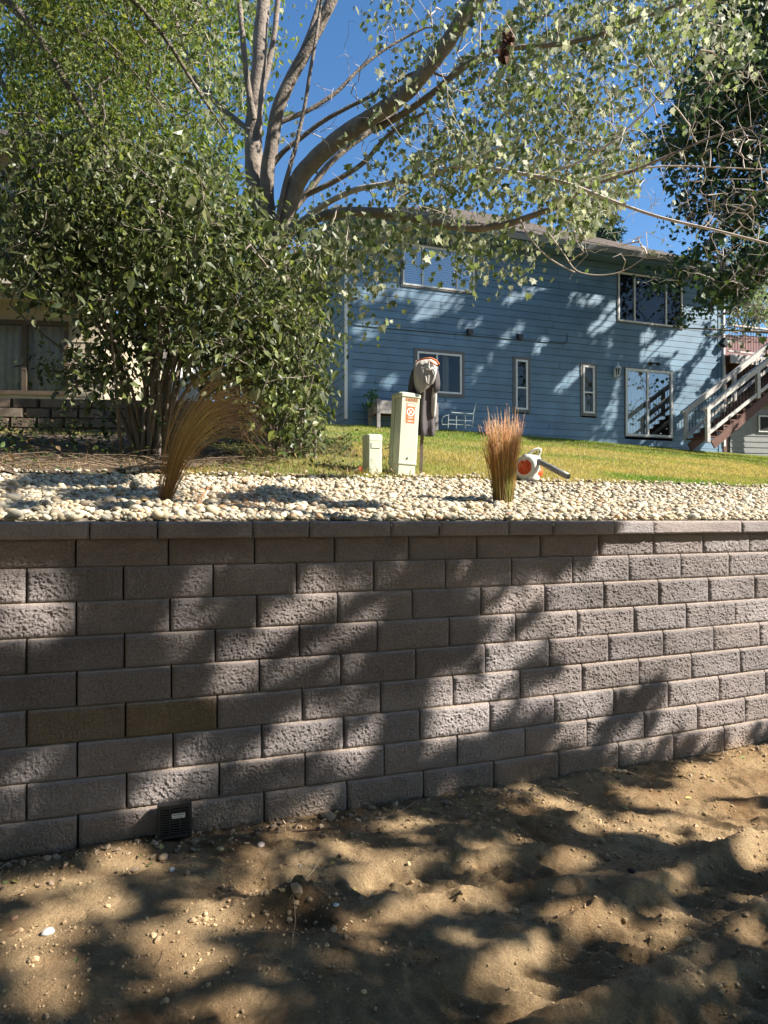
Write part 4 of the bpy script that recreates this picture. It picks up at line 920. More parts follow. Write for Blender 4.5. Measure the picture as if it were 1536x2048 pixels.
# ---------------------------------------------------------------- ornamental grass clumps
def ramp(t, stops):
    ts = [s_[0] for s_ in stops]; cs = np.array([s_[1] for s_ in stops]); return np.stack([np.interp(t, ts, cs[:, i]) for i in range(3)], -1)
def blade_curve(m, pts, r, stops, shade, sub=9):
    t = np.linspace(0, 1, len(pts)); tt = np.linspace(0, 1, sub); pts = np.array(pts)
    q = np.stack([np.interp(tt, t, pts[:, i]) for i in range(3)], -1)
    for _ in range(2): q[1:-1] = (q[:-2]+2*q[1:-1]+q[2:])/4
    m.tube(q, r*np.interp(tt, [0, .75, 1], [1, .8, .3]), 3, ramp(tt, stops)*shade)
g = ground_pt(1006, 1009)
m = MB()
st1 = [(0, (.22, .16, .08)), (.2, (.34, .23, .09)), (.5, (.60, .38, .14)), (.75, (.66, .42, .18)), (1, (.76, .60, .40))]
st2 = [(0, (.42, .34, .12)), (.3, (.36, .40, .10)), (.6, (.60, .34, .11)), (1, (.74, .46, .30))]
for i in range(560):
    a = rng.uniform(0, 2*np.pi); r = .078*math.sqrt(rng.random()); b = g+np.array([r*math.cos(a)*.92, r*math.sin(a)*.8, -.01])
    hgt = rng.uniform(.42, .66) if rng.random() < .9 else rng.uniform(.6, .76); sp = rng.uniform(.1, .8); out = np.array([math.cos(a), math.sin(a)*.8, 0])*r*sp*1.1 + np.array([rng.normal(0, .015), rng.normal(0, .015), 0])
    k_ = rng.uniform(.3, 1); flare = np.array([np.sign(out[0])*abs(rng.normal(0, .036)), rng.normal(0, .03), 0])*k_
    if rng.random() < .06: flare = flare*2.2; hgt *= .8
    P4 = [b, b+out*.35+T3*hgt*.35, b+out*.8+T3*hgt*.7+flare*.25, b+out*1.1+T3*hgt+flare]
    blade_curve(m, P4, rng.uniform(.0013, .0024), st2 if (rng.random() < (.45 if b[0] > g[0] else .1)) else st1, rng.uniform(.6, 1.3))
    if rng.random() < .35:
        tp = P4[3]; d_ = nrm(P4[3]-P4[2])
        for _ in range(4):
            o_ = tp-d_*rng.uniform(0, .09); m.tube([o_, o_+d_*.016+rng.normal(0, .006, 3)], [.001, .0006], 3, (.62, .40, .28))
tag(m.build('ornamental_grass', M_dry, base=g), 'upright clump of orange-red and green ornamental grass standing in the gravel near the leaf blower', 'grass plant')
g = ground_pt(327, 1004); D = g[1]
outer = [(316, 1003), (330, 930), (352, 868), (392, 800), (440, 768), (492, 775), (528, 815)]; inner = [(342, 1003), (368, 925), (398, 880), (430, 845), (470, 828), (512, 840), (545, 885)]
m = MB(); st3 = [(0, (.34, .20, .09)), (.3, (.50, .33, .14)), (.55, (.58, .47, .20)), (.8, (.60, .40, .20)), (1, (.66, .46, .32))]
for i in range(330):
    w_ = np.clip(rng.normal(.5, .5), -.7, 1.6); end = rng.uniform(.62, 1.0); jx = rng.normal(0, 3); jy = rng.normal(0, 3); dz = rng.normal(0, .09); fan = rng.normal(0, 34); jx = jx*3; n_ = 9; pts = []
    if rng.random() < .12:
        tx = rng.uniform(330, 420); tyy = rng.uniform(770, 880); b0 = 316+26*rng.random()
        pts = [P(b0+(tx-b0)*t**1.4, 1003+(tyy-1003)*t, D+dz*t) for t in np.linspace(0, 1, 6)]
    else:
        for t in np.linspace(0, end, n_):
            q = t*6; k_ = min(int(q), 5); f_ = q-k_
            o_ = np.array(outer[k_])*(1-f_)+np.array(outer[k_+1])*f_; i_ = np.array(inner[k_])*(1-f_)+np.array(inner[k_+1])*f_
            we = .5+(w_-.5)*min(1, .45+.9*t); p_ = o_*(1-we)+i_*we; pts.append(P(p_[0]+jx*t, p_[1]+jy*t+fan*t**3, D+dz*min(t*2, 1)+.1*dz*t))
    blade_curve(m, pts, rng.uniform(.0008, .0014), st3, rng.uniform(.5, 1.15), sub=12)
tag(m.build('ornamental_grass', M_dry, base=g), 'brown ornamental grass clump bent over to the right in the gravel by the leafy shrub', 'grass plant')
# a few straw pieces fallen on the gravel
m = MB()
for (x0, y0, x1, y1) in ((395, 1030, 420, 975), (400, 1028, 412, 985), (460, 1018, 545, 1030), (470, 985, 500, 1022), (478, 980, 520, 1012), (500, 985, 512, 1020), (440, 1020, 520, 1024), (530, 1005, 560, 1025), (385, 985, 395, 1010), (455, 975, 480, 985), (300, 950, 330, 958)):
    for _ in range(3):
        a = ground_pt(x0+rng.normal(0, 3), min(y0+rng.normal(0, 1), 1031)); b = ground_pt(x1+rng.normal(0, 4), min(y1+rng.normal(0, 2), 1031)); mid = (a+b)/2+np.array([0, 0, .05]); m.tube([a+T3*.03, mid, b+T3*.03], .0014, 3, (.48, .26, .12))
tag(m.build('straw', M_dry, base=ground_pt(450, 1010)), 'dry straw stalks fallen on the pebbles right of the bent grass clump', 'straw', kind='stuff')

# ---------------------------------------------------------------- litter, stones and twigs on the sand
def sp_(px, py):
    d = raydir(px, py); t = EYE/(-d[2]); q = d*t
    for _ in range(6): t = (EYE-float(sandz(q[0:1], q[1:2])[0]))/(-d[2]); q = d*t
    return np.array([q[0], q[1], EYE+q[2]])
stn = [(327, 1718, .026, 'rounded tan stone lying against the foot of the wall under the grate', (.42, .30, .20)), (440, 1701, .020, 'small yellowish stone right of the grate at the wall foot', (.48, .40, .20)),
       (522, 1693, .022, 'pinkish stone on the dirt between the grate and the fallen stick', (.52, .40, .34)), (343, 1742, .016, 'pale grey stone on the shaded dirt just below the grate', (.45, .45, .46)),
       (96, 1868, .024, 'flat grey stone alone in the sunny sand at the lower left', (.45, .44, .42)), (672, 1812, .012, 'tiny white stone on the sand right of the dark clod', (.72, .70, .66)),
       (28, 1838, .014, 'reddish stone near the left edge of the sand', (.46, .26, .16)), (1262, 1744, .018, 'small black clod lying alone on the sand at right', (.04, .03, .025)), (1385, 1487, .02, 'brown pebble beside the right end of the wall foot', (.30, .20, .14)),
       (600, 1735, .012, 'small grey stone at the shaded sand above the dark clod', (.32, .30, .28))]
for (px_, py_, r, lb, c) in stn:
    b = sp_(px_, py_); T, Fc = I1; m = MB(); sc = np.array([r*1.25, r, r*.62])*.8
    V = T*(1+np.random.default_rng(px_).uniform(-.12, .12, (len(T), 1)))*sc; a_ = px_*.37; Rz = np.array([[math.cos(a_), -math.sin(a_), 0], [math.sin(a_), math.cos(a_), 0], [0, 0, 1]])
    m.add(V@Rz.T+b+T3*r*.3, Fc, c); tag(m.build('stone', M_litter, base=b, smooth=True), lb, 'stone', 'loose stones on the sand')
m = MB()
for (x0, y0, x1, y1, r, c) in ((505, 1672, 690, 1662, .006, (.10, .06, .04)), (600, 1770, 640, 1728, .0016, (.5, .42, .28)), (560, 1812, 585, 1800, .002, (.5, .42, .28)), (583, 1900, 587, 1800, .0014, (.3, .22, .14)), (1228, 1710, 1256, 1742, .002, (.2, .13, .08)), (955, 1580, 970, 1560, .002, (.2, .16, .1)), (780, 1635, 830, 1612, .006, (.18, .12, .08)), (310, 1935, 340, 1900, .0015, (.25, .18, .1))):
    a, b = sp_(x0, y0), sp_(x1, y1); mid = (a+b)/2+np.array([.01, .0, .012]); tag(MB().tube([a+T3*.004, mid, b+T3*.02], [r, r*.9, r*.5], 5, c).build('twig', M_litter, base=a), 'thin dry stick lying on the sand, %s' % {505: 'dark and longest, beside the wall foot', 600: 'standing off the dark clod', 560: 'short, on top of the dark clod', 583: 'running down from the dark clod', 1228: 'leading to the small black clod', 955: 'leaning on the wall foot at the middle', 780: 'short and thick, against the wall foot', 310: 'at the lower left corner'}[x0], 'stick', 'twigs on the sand')
# crumbs and clods: uncountable
n = 46000; X = rng.uniform(-2.4, 4.6, n); Y = rng.uniform(1.5, 5.5, n); wv = -vdist(X, Y)
dens = .12 + .9*np.exp(-wv/.18)*np.clip(.9-.25*X, .15, 1) + 1.0*np.exp(-(((X+.30)/.22)**2+((Y-2.6)/.18)**2)) + .45*(fbm(X*2.2, Y*2.2, 3) > .08)
ok = (wv > .02+SB*9) & (rng.random(n) < dens); X, Y = X[ok], Y[ok]; n = len(X); s_ = .0040*np.exp(rng.normal(0, .5, n)); cc = np.array([[.44, .31, .175]])*rng.uniform(.5, 1.25, (n, 1))
m = MB(); scatter(m, I0, np.stack([X, Y, sandz(X, Y)+s_*.3], -1), np.stack([s_, s_*.8, s_*.7], -1), rotm(n, 1), cc, jitter=.2)
n = 900; X = rng.uniform(-2.4, 4.3, n); q = np.abs(rng.normal(0, .12, n)); Yf = wallY(X)-(SB*9.5+.01+q)*WN; keep = rng.random(n) < np.clip(.9-.3*X, .1, 1); X, Y = X[keep], Yf[keep]; n = len(X)
s_ = .008*np.exp(rng.normal(0, .5, n)); cc = np.array([[.30, .22, .15]])*rng.uniform(.4, 1.6, (n, 1)); scatter(m, I0, np.stack([X, Y, sandz(X, Y)+s_*.4], -1), np.stack([s_*1.3, s_*.8, s_*.5], -1), rotm(n, 1), cc, jitter=.25)
tag(m.build('dirt_crumbs', M_litter), 'loose dirt crumbs and leaf bits scattered over the sand and along the wall foot', 'dirt', kind='stuff')
# ---------------------------------------------------------------- trees
def tpl_leaf(kind):
    if kind == 'oval':      # folded pointed oval
        V = [(0, 0, 0), (.35, .26, .07), (.68, .20, .06), (1, 0, -.06), (.68, -.20, .06), (.35, -.26, .07), (.5, 0, -.01)]
        Fc = [(0, 6, 1), (1, 6, 2), (2, 6, 3), (3, 6, 4), (4, 6, 5), (5, 6, 0)]
    elif kind == 'small':
        V = [(0, 0, 0), (.5, .27, .05), (1, 0, -.03), (.5, -.27, .05)]; Fc = [(0, 2, 1), (0, 3, 2)]
    elif kind == 'maple':
        o = [(0, 0), (.12, .34), (.05, .52), (.36, .34), (.52, .50), (.62, .20), (1, 0), (.62, -.20), (.52, -.50), (.36, -.34), (.05, -.52), (.12, -.34)]
        V = [(x-.05, y, .10*abs(y)-.12*x*x) for x, y in o]+[(.36, 0, -.02)]; Fc = [(12, (i+1) % 12, i) for i in range(12)]
    else:
        V = [(0, .1, 0), (0, -.1, 0), (1, 0, 0)]; Fc = [(0, 1, 2)]
    return np.array(V, float), np.array(Fc)
def leaf_rot(n, pitch=(.2, 1.2), roll=.7):
    yaw = rng.uniform(0, 2*np.pi, n); p = rng.uniform(*pitch, n); r = rng.normal(0, roll, n)
    c, s = np.cos(yaw), np.sin(yaw); cp, sp = np.cos(p), np.sin(p); cr, sr = np.cos(r), np.sin(r); Z = 0*c; O = Z+1
    Rz = np.stack([c, -s, Z, s, c, Z, Z, Z, O], -1).reshape(n, 3, 3); Ry = np.stack([cp, Z, sp, Z, O, Z, -sp, Z, cp], -1).reshape(n, 3, 3); Rx = np.stack([O, Z, Z, Z, cr, -sr, Z, sr, cr], -1).reshape(n, 3, 3)
    return Rz@Ry@Rx
def leaves(m, pos, kind, size, pal_, pitch=(.2, 1.2), roll=.7, sv=.25, shade=(.7, 1.3)):
    n = len(pos); s = size*np.exp(rng.normal(0, sv, n)); pal_ = np.array(pal_)
    c = pal_[rng.integers(0, len(pal_), n)]*rng.uniform(*shade, (n, 1))
    scatter(m, tpl_leaf(kind), pos, np.stack([s, s, s], -1), leaf_rot(n, pitch, roll), c)
def mask_sample(rows, n, y0=-256, cell=64):
    g = np.array([[int(c) for c in r.ljust(24, '0')] for r in rows], float)**1.3; p = (g/g.sum()).ravel(); k = rng.choice(len(p), n, p=p)
    return (k % 24+rng.random(n))*cell, y0+(k//24+rng.random(n))*cell
def grow(limbs, att, r0=.0035, ex=.46, seg=.22, curve=.14, lift=.05, maxr=.05, detail_tip=True):
    """limbs: list of (pts, radii). att: (n,3) twig ends. Returns list of (polyline, radii) for grown branches."""
    pos = []; par = []; isl = []; lr = []
    for pts, rad in limbs:
        pts = np.array(pts); L = np.linalg.norm(np.diff(pts, axis=0), axis=1)
        for i in range(len(pts)-1):
            k = max(1, int(L[i]/.15))
            for j in range(k): f_ = j/k; pos.append(pts[i]*(1-f_)+pts[i+1]*f_); par.append(-1); lr.append(rad[i]*(1-f_)+rad[i+1]*f_)
        pos.append(pts[-1]); par.append(-1); lr.append(rad[-1])
    nl = len(pos); A = np.zeros((nl+len(att)*40, 3)); A[:nl] = pos; n = nl; par = list(par); deg = np.zeros(len(A)); deg[:nl] = .25*np.array(lr)/.03
    D0 = np.array([np.min(np.sum((A[:nl]-a)**2, 1)) for a in att]); order = np.argsort(D0*rng.uniform(.7, 1.3, len(att))); paths = []
    for k in order:
        a = att[k]; d = np.sqrt(np.sum((A[:n]-a)**2, 1)); c = d + deg[:n]*.12; j = int(np.argmin(c)); L = d[j]
        if L < .03: continue
        ns = max(2, int(L/seg)+1); mid = (A[j]+a)/2 + rng.normal(0, curve*L, 3)*.6 + T3*(lift*L)
        t = np.linspace(0, 1, ns+1)[:, None]; q = (1-t)**2*A[j]+2*t*(1-t)*mid+t*t*a; q[1:-1] += rng.normal(0, .012+.02*L/ns, (ns-1, 3))
        idx = [j]
        for p in q[1:]:
            if n >= len(A): break
            A[n] = p; par.append(idx[-1]); idx.append(n); n += 1
        deg[j] += .35; paths.append(idx)
    cnt = np.zeros(n)
    for idx in paths: cnt[idx[-1]] += 1
    for i in range(n-1, nl-1, -1):
        if par[i] >= 0: cnt[par[i]] += cnt[i]
    out = []
    for idx in paths:
        r = np.array([min(maxr, r0*max(cnt[i], 1)**ex) for i in idx]); r[0] = min(r[1]*1.15, maxr)
        if idx[0] < nl: r[0] = r[1]*1.2
        r[-1] = r0*.6; out.append((A[idx], r))
    return out
def add_branches(m, out, k=5, shade=(.85, 1.1)):
    for pts, r in out: m.tube(pts, r, 3 if r.max() < .006 else k, np.ones(3)*rng.uniform(*shade))
def smooth_limb(px, D0, D1=None, r0=.1, r1=.03, sub=5, wob=.0):
    px = np.array(px, float); n = len(px); D1 = D0 if D1 is None else D1
    t = np.linspace(0, 1, n); tt = np.linspace(0, 1, (n-1)*sub+1)
    q = np.stack([np.interp(tt, t, px[:, 0]), np.interp(tt, t, px[:, 1])], -1)
    for _ in range(sub): q[1:-1] = (q[:-2]+q[1:-1]*2+q[2:])/4
    Y = D0+(D1-D0)*tt + wob*np.sin(tt*5)
    return P(q[:, 0], q[:, 1], Y), r0+(r1-r0)*tt
def limb_tube(m, pts, r, k=12):        # bark with knots and swelling
    pts = np.array(pts); n = len(pts); a = np.arange(k)*2*np.pi/k
    tg = nrm(np.gradient(pts, axis=0)); ref = np.array([.2, .9, .1]); x = nrm(np.cross(tg, ref)); y = np.cross(tg, x)
    rr = r[:, None]*(1+.22*fbm(np.arange(n)[:, None]*.35+pts[0, 0]*7, a[None]*.9+pts[0, 2]*3, 3))
    V = pts[:, None]+rr[..., None]*(np.cos(a)[None, :, None]*x[:, None]+np.sin(a)[None, :, None]*y[:, None])
    i = np.arange(n-1)[:, None]*k; j = np.arange(k)[None]; j2 = (j+1) % k
    m.add(V.reshape(-1, 3), np.stack([i+j, i+j2, i+k+j2, i+k+j], -1).reshape(-1, 4), np.ones(3)*rng.uniform(.9, 1.1))

# where does a leaf's shadow fall, and is that a sunlit spot in the photo?
def caps_dist(px, py, caps):
    d = np.full(px.shape, 1e9)
    for x0, y0, x1, y1, r in caps:
        vx, vy = x1-x0, y1-y0; L = vx*vx+vy*vy+1e-6; t = np.clip(((px-x0)*vx+(py-y0)*vy)/L, 0, 1)
        d = np.minimum(d, np.hypot(px-x0-vx*t, py-y0-vy*t)/r)
    return d
LIT_WALL = [(325, 1665, 345, 1635, 12), (0, 1118, 130, 1112, 17), (0, 1165, 30, 1195, 30), (70, 1172, 130, 1165, 38), (10, 1255, 120, 1215, 20), (395, 1158, 428, 1135, 13), (460, 1092, 500, 1085, 5), (530, 1110, 590, 1103, 17), (560, 1222, 660, 1175, 24), (640, 1155, 670, 1135, 18), (355, 1250, 400, 1215, 20), (440, 1300, 560, 1255, 15), (420, 1388, 520, 1322, 24), (560, 1330, 640, 1300, 10), (690, 1160, 740, 1145, 10), (835, 1108, 930, 1105, 15), (785, 1150, 860, 1147, 14), (700, 1255, 760, 1215, 10),
    (545, 1470, 640, 1440, 22), (640, 1350, 700, 1330, 8), (450, 1548, 600, 1490, 22), (265, 1585, 370, 1545, 28), (165, 1672, 280, 1625, 28), (640, 1540, 760, 1480, 26), (705, 1460, 770, 1435, 24), (710, 1590, 770, 1560, 18), (770, 1400, 905, 1372, 24), (780, 1520, 910, 1480, 22), (845, 1455, 960, 1425, 24), (945, 1395, 1000, 1330, 16), (960, 1315, 1060, 1270, 16), (985, 1235, 1040, 1190, 20), (1000, 1290, 1060, 1290, 15), (1070, 1395, 1100, 1460, 22), (1015, 1440, 1050, 1420, 12), (1090, 1500, 1100, 1470, 16), (960, 1160, 1000, 1150, 8), (20, 1560, 60, 1530, 8), (100, 1720, 240, 1712, 12), (490, 1615, 560, 1590, 8)]
SHD_WALL = [(1260, 1395, 1290, 1390, 20), (1200, 1440, 1250, 1420, 20), (1170, 1480, 1210, 1450, 14), (1255, 1465, 1280, 1440, 12), (1150, 1105, 1190, 1095, 10), (1265, 1540, 1300, 1515, 16), (1140, 1520, 1160, 1510, 10), (1200, 1535, 1220, 1525, 8)]
_bx = np.array([1040, 1075, 1120, 1170, 1200, 1250, 1290, 1330, 1370, 1420, 1460, 1500, 1540, 1600]); _by = np.array([1225, 1195, 1070, 1040, 1075, 1065, 1100, 1070, 1105, 1080, 1105, 1120, 1180, 1300])
LIT_SAND = [(0, 1790, 170, 1770, 14), (20, 1900, 70, 1860, 42), (0, 1960, 60, 1900, 25), (180, 1730, 260, 1725, 12), (120, 1770, 150, 1800, 10), (350, 1840, 440, 1850, 24), (270, 1895, 350, 1905, 18), (300, 1960, 420, 1920, 14), (20, 2010, 90, 1990, 16), (380, 2030, 450, 2030, 14), (235, 1745, 290, 1745, 8), (480, 1730, 500, 1780, 14), (700, 1740, 790, 1735, 14), (640, 1700, 690, 1704, 6), (720, 1765, 790, 1755, 8), (690, 1855, 790, 1840, 16), (760, 1825, 900, 1795, 18), (900, 1775, 960, 1800, 12), (680, 1895, 710, 1905, 9), (900, 1715, 960, 1722, 10), (1000, 1678, 1060, 1676, 7), (990, 1640, 1040, 1650, 5), (1100, 1760, 1140, 1755, 6), (900, 1880, 930, 1910, 14), (930, 1940, 1100, 1875, 13), (1040, 1960, 1080, 1975, 24), (1010, 2020, 1060, 2030, 16), (1080, 1830, 1180, 1850, 10), (1110, 1715, 1145, 1713, 8), (1200, 1705, 1300, 1715, 8), (1210, 1650, 1330, 1655, 14), (1150, 1640, 1170, 1655, 8), (1320, 1690, 1340, 1680, 7), (1310, 1750, 1340, 1770, 6), (1420, 1730, 1500, 1720, 22), (1410, 1650, 1536, 1690, 22), (1360, 1620, 1536, 1640, 14), (1360, 1560, 1536, 1560, 20), (1430, 1525, 1536, 1520, 16), (1230, 1600, 1330, 1600, 8), (1060, 1610, 1130, 1612, 5), (1310, 1835, 1340, 1850, 8), (1440, 1850, 1480, 1870, 9), (1180, 1840, 1240, 1840, 6), (1330, 1810, 1350, 1820, 8), (1250, 1860, 1300, 1870, 6), (1490, 1770, 1530, 1790, 10), (560, 1745, 600, 1740, 6), (610, 1935, 650, 1945, 8), (140, 1830, 200, 1820, 12), (1130, 1665, 1180, 1700, 6), (820, 1650, 880, 1655, 5), (1370, 1575, 1400, 1600, 12)]
SHD_GRAV = [(40, 965, 240, 960, 14), (120, 995, 330, 990, 12), (0, 1020, 60, 1015, 8), (430, 1000, 620, 1000, 10), (500, 985, 560, 985, 8), (640, 1015, 740, 1012, 7), (0, 975, 20, 1000, 10), (230, 945, 330, 942, 6), (880, 1002, 960, 1002, 4), (600, 955, 690, 955, 3), (180, 1015, 250, 1015, 7)]
LIT_HOUSE = [(704, 590, 815, 582, 13), (842, 602, 890, 592, 10), (828, 640, 845, 628, 8), (872, 622, 892, 600, 9), (906, 615, 918, 598, 7), (708, 665, 748, 656, 12), (920, 655, 955, 640, 7), (706, 765, 718, 752, 7), (766, 768, 785, 754, 8), (945, 758, 975, 715, 7), (1010, 600, 1100, 560, 6), (1165, 603, 1190, 596, 7), (1185, 662, 1217, 636, 9), (1213, 632, 1228, 612, 9), (1370, 628, 1450, 632, 11), (1438, 650, 1452, 640, 12), (1385, 765, 1452, 672, 11), (1330, 700, 1390, 650, 9), (1378, 706, 1392, 675, 6), (1278, 715, 1325, 690, 7), (1262, 690, 1300, 668, 5), (1115, 778, 1156, 738, 5), (1212, 850, 1243, 765, 6), (1350, 820, 1400, 745, 7), (1360, 850, 1385, 800, 6), (1345, 735, 1375, 700, 6), (1000, 690, 1040, 650, 5), (1070, 700, 1085, 680, 5), (840, 800, 900, 812, 5), (1140, 600, 1150, 590, 4)]
def wall_lit_prob(px, py, on_wall):
    out = np.zeros(px.shape)
    x = px; by = np.interp(x, [1040, 1100, 1200, 1600], [0, 0, 0, 0])
    # boundary of the big sunlit region on the right of the wall
    bx = np.interp(py, [1040, 1062, 1068, 1110, 1125, 1150, 1185, 1200, 1240, 1262, 1300, 1330, 1385, 1440, 1500, 1540], [1222, 1225, 1150, 1130, 1010, 1060, 1010, 1090, 1040, 1100, 1060, 1105, 1062, 1115, 1110, 1130])
    big = px > bx + 10
    shd = caps_dist(px, py, [(a, b, c, d, r-5) for a, b, c, d, r in SHD_WALL]) < 1
    grow_ = lambda caps, m_: [(a, b, c, d, r+m_) for a, b, c, d, r in caps]
    out = np.where(on_wall, np.where((big & ~shd) | (caps_dist(px, py, grow_(LIT_WALL, 12)) < 1), 1., 0.), np.where(caps_dist(px, py, grow_(LIT_SAND, 12)) < 1, 1., 0.))
    return out
def land(Pt):                          # leaf -> (kind, px, py): 1 house front, 2 ground behind the wall, 3 retaining wall, 4 sand
    n = len(Pt); kind = np.zeros(n, int); L = np.full((n, 3), np.nan)
    t = ((Pt-HC)@NH)/np.dot(SD, NH); q = Pt-SD*t[:, None]; s_ = (q-HC)@TH
    h = (t > 0) & (s_ > 0) & (s_ < HL) & (q[:, 2] > 4) & (q[:, 2] < 9.5)
    tt = np.full(n, 5.)
    for _ in range(30): g_ = Pt-SD*tt[:, None]; tt = tt + .6*(g_[:, 2]-hz(g_[:, 0], g_[:, 1]))/SD[2]
    g_ = Pt-SD*tt[:, None]; gd = (vdist(g_[:, 0], g_[:, 1]) > .3) & ~h & (tt > 0)
    kind[h] = 1; L[h] = q[h]; kind[gd] = 2; L[gd] = g_[gd]
    rest = ~h & ~gd; tw = (Pt[:, 0]*0)
    lo = np.zeros(n); hi = np.full(n, 40.)
    for _ in range(40):
        mid = (lo+hi)/2; w_ = Pt-SD*mid[:, None]; f_ = vdist(w_[:, 0], w_[:, 1]) < -.05; lo = np.where(f_, mid, lo); hi = np.where(f_, hi, mid)
    w_ = Pt-SD*lo[:, None]; onw = rest & (w_[:, 2] > 0) & (vdist(Pt[:, 0], Pt[:, 1]) < 0); sd_ = rest & ~onw
    sdp = Pt-SD*(Pt[:, 2]/SD[2])[:, None]; kind[onw] = 3; L[onw] = w_[onw]; kind[sd_] = 4; L[sd_] = sdp[sd_]
    px, py, d = proj(L); bad = d < .3; kind[bad] = 0; return kind, px, py
LAWN_SH = [(1060, 874, 1536, 876, 8), (1300, 885, 1536, 890, 12), (1440, 905, 1536, 905, 8), (960, 866, 1060, 868, 5)]
def keep_light(Pt):
    k, px, py = land(Pt); r = rng.random(len(Pt)); drop = np.zeros(len(Pt), bool)
    drop |= (k == 1) & (caps_dist(px, py, [(a, b, c, d, r+7) for a, b, c, d, r in LIT_HOUSE]) < 1) & (r < .97)
    lawn = (k == 2) & (px > 700) & (px < 1700) & (py > 845) & (py < 1040); drop |= lawn & ~(caps_dist(px, py, LAWN_SH) < 1) & (r < .95)
    drop |= (k == 2) & (px < 700) & (py > 925) & (py < 1040) & ~(caps_dist(px, py, SHD_GRAV) < 1) & (r < .85)
    drop |= (k == 2) & (px < 260) & (py > 760) & (py < 925) & (vn(px/38.+py/50., py/26.) > -.12) & (r < .85)
    on = (k == 3); drop |= on & (px > -80) & (px < 1620) & (wall_lit_prob(px, py, True+0*px > 0) > .5) & (r < .97)
    on = (k == 4); drop |= on & (caps_dist(px, py, LIT_SAND) < 1) & (r < .96)
    return ~drop
def in_frame(Pt, mg=40):
    px, py, d = proj(Pt); return (d > .2) & (px > -mg) & (px < 1536+mg) & (py > -mg) & (py < 2048+mg)

# ---- the big maple on the slope
g = ground_pt(556, 880); DM = g[1]; DM = 11.0
MROWS = ['000003555533455555555500', '000004666533566666666600', '000005775433677777777600', '000005775323667777777400',
 '000006763101466777777765', '000007763101377787775675', '000005653101466677642210', '000003542113477777630100', '000001321014588888761100', '000001110013566778872000', '000001000222455567872000', '000000000588333530332000', '000000000464002541000000', '000000000022000000000000']
mt = empty('maple_tree', (P(556, 900, DM)[0], DM, g[2] if abs(g[1]-DM) < .5 else float(hz(P(556, 900, DM)[0], DM))), 'large spreading maple with several thick grey-brown limbs behind the leafy shrub', 'tree', 'trees around the house')
zg = float(hz(np.array(P(556, 900, DM)[0]), np.array(DM)))
yb = 1037-(zg-EYE)*F/DM+20
limbs = []
def LM(px, D0, D1, r0, r1, wob=0): l_ = smooth_limb(px, D0, D1, r0*.88, r1*.88, wob=wob); limbs.append(l_); return l_
LM([(545, yb), (546, 760), (550, 640), (552, 540), (548, 490)], 11, 11, .30, .235)
LM([(548, 520), (528, 440), (510, 360), (506, 300), (508, 240), (514, 170), (520, 90), (528, 0), (536, -140)], 11, 11.2, .185, .11)
LM([(508, 240), (494, 160), (486, 80), (478, 0), (470, -90)], 11, 10.7, .06, .035)
LM([(516, 210), (532, 160), (548, 80), (556, 0), (566, -120)], 11.1, 11.6, .06, .04)
LM([(548, 510), (534, 430), (533, 350), (545, 280), (554, 215), (585, 148), (619, 90), (650, 30), (690, -60), (740, -180)], 10.9, 10.4, .135, .085)
LM([(560, 230), (600, 110), (622, 60), (640, 0), (655, -80)], 10.9, 10.9, .05, .03)
LM([(552, 520), (566, 450), (593, 360), (642, 305), (712, 252), (790, 205), (850, 148), (885, 100), (925, 40), (975, -30), (1040, -150)], 11, 9.6, .165, .10)
LM([(550, 530), (560, 480), (600, 446), (673, 424), (735, 423), (812, 432), (869, 447), (945, 459), (1020, 449), (1066, 430), (1112, 415)], 10.9, 9.2, .105, .038)
LM([(1112, 415), (1180, 370), (1260, 345), (1340, 310), (1430, 270), (1520, 250)], 9.2, 8.6, .03, .009)
LM([(600, 446), (625, 425), (660, 402), (712, 377), (771, 369), (849, 354), (908, 335), (955, 331), (1018, 344), (1095, 356), (1145, 370), (1218, 400), (1318, 436), (1430, 460), (1536, 487), (1640, 520)], 10.8, 8.2, .055, .012)
LM([(611, 390), (673, 362), (732, 325), (760, 285), (800, 250), (850, 225)], 10.9, 10.6, .05, .025)
LM([(552, 450), (566, 385), (582, 325), (590, 300), (600, 255), (612, 200), (619, 150), (630, 90), (640, 20), (650, -60)], 10.7, 10.3, .042, .022)
LM([(548, 250), (590, 232), (620, 220), (675, 185), (710, 145), (755, 108), (800, 80), (850, 55)], 11, 11.3, .045, .02)
LM([(536, 345), (562, 305), (603, 276), (640, 245), (690, 218), (735, 196), (771, 178), (830, 140), (868, 145), (905, 160)], 10.8, 10.3, .045, .018)
LM([(560, 470), (576, 432), (619, 381), (654, 330), (700, 290), (760, 250), (812, 200), (840, 150)], 11.6, 12.2, .07, .04)
LM([(745, 262), (800, 232), (868, 186), (918, 137), (993, 97), (1118, 90), (1193, 74), (1268, 40), (1330, 20), (1420, -20)], 10.6, 9.4, .06, .022)
LM([(500, 262), (470, 238), (430, 205), (395, 170), (372, 110), (352, 50), (335, -40)], 11, 11.8, .05, .05)
LM([(690, 535), (735, 500), (790, 468), (826, 452)], 12, 11.4, .03, .05)
LM([(560, 500), (590, 560), (640, 555), (690, 530)], 11.4, 12, .05, .04)
LM([(1080, 350), (1150, 330), (1220, 290), (1290, 225), (1370, 140), (1400, 100)], 9.6, 9.0, .022, .009)
LM([(1143, 370), (1230, 345), (1330, 330), (1440, 335), (1560, 340)], 9.4, 8.8, .018, .007)
LM([(960, -40), (961, 40), (959, 90), (961, 140)], 9.5, 9.5, .012, .008)
LM([(1100, 470), (1130, 510), (1150, 545), (1200, 552), (1245, 545), (1290, 515), (1300, 500)], 9.3, 8.9, .011, .005)
LM([(1040, 440), (1060, 480), (1100, 520), (1150, 545)], 9.3, 9.2, .013, .010)
m = MB()
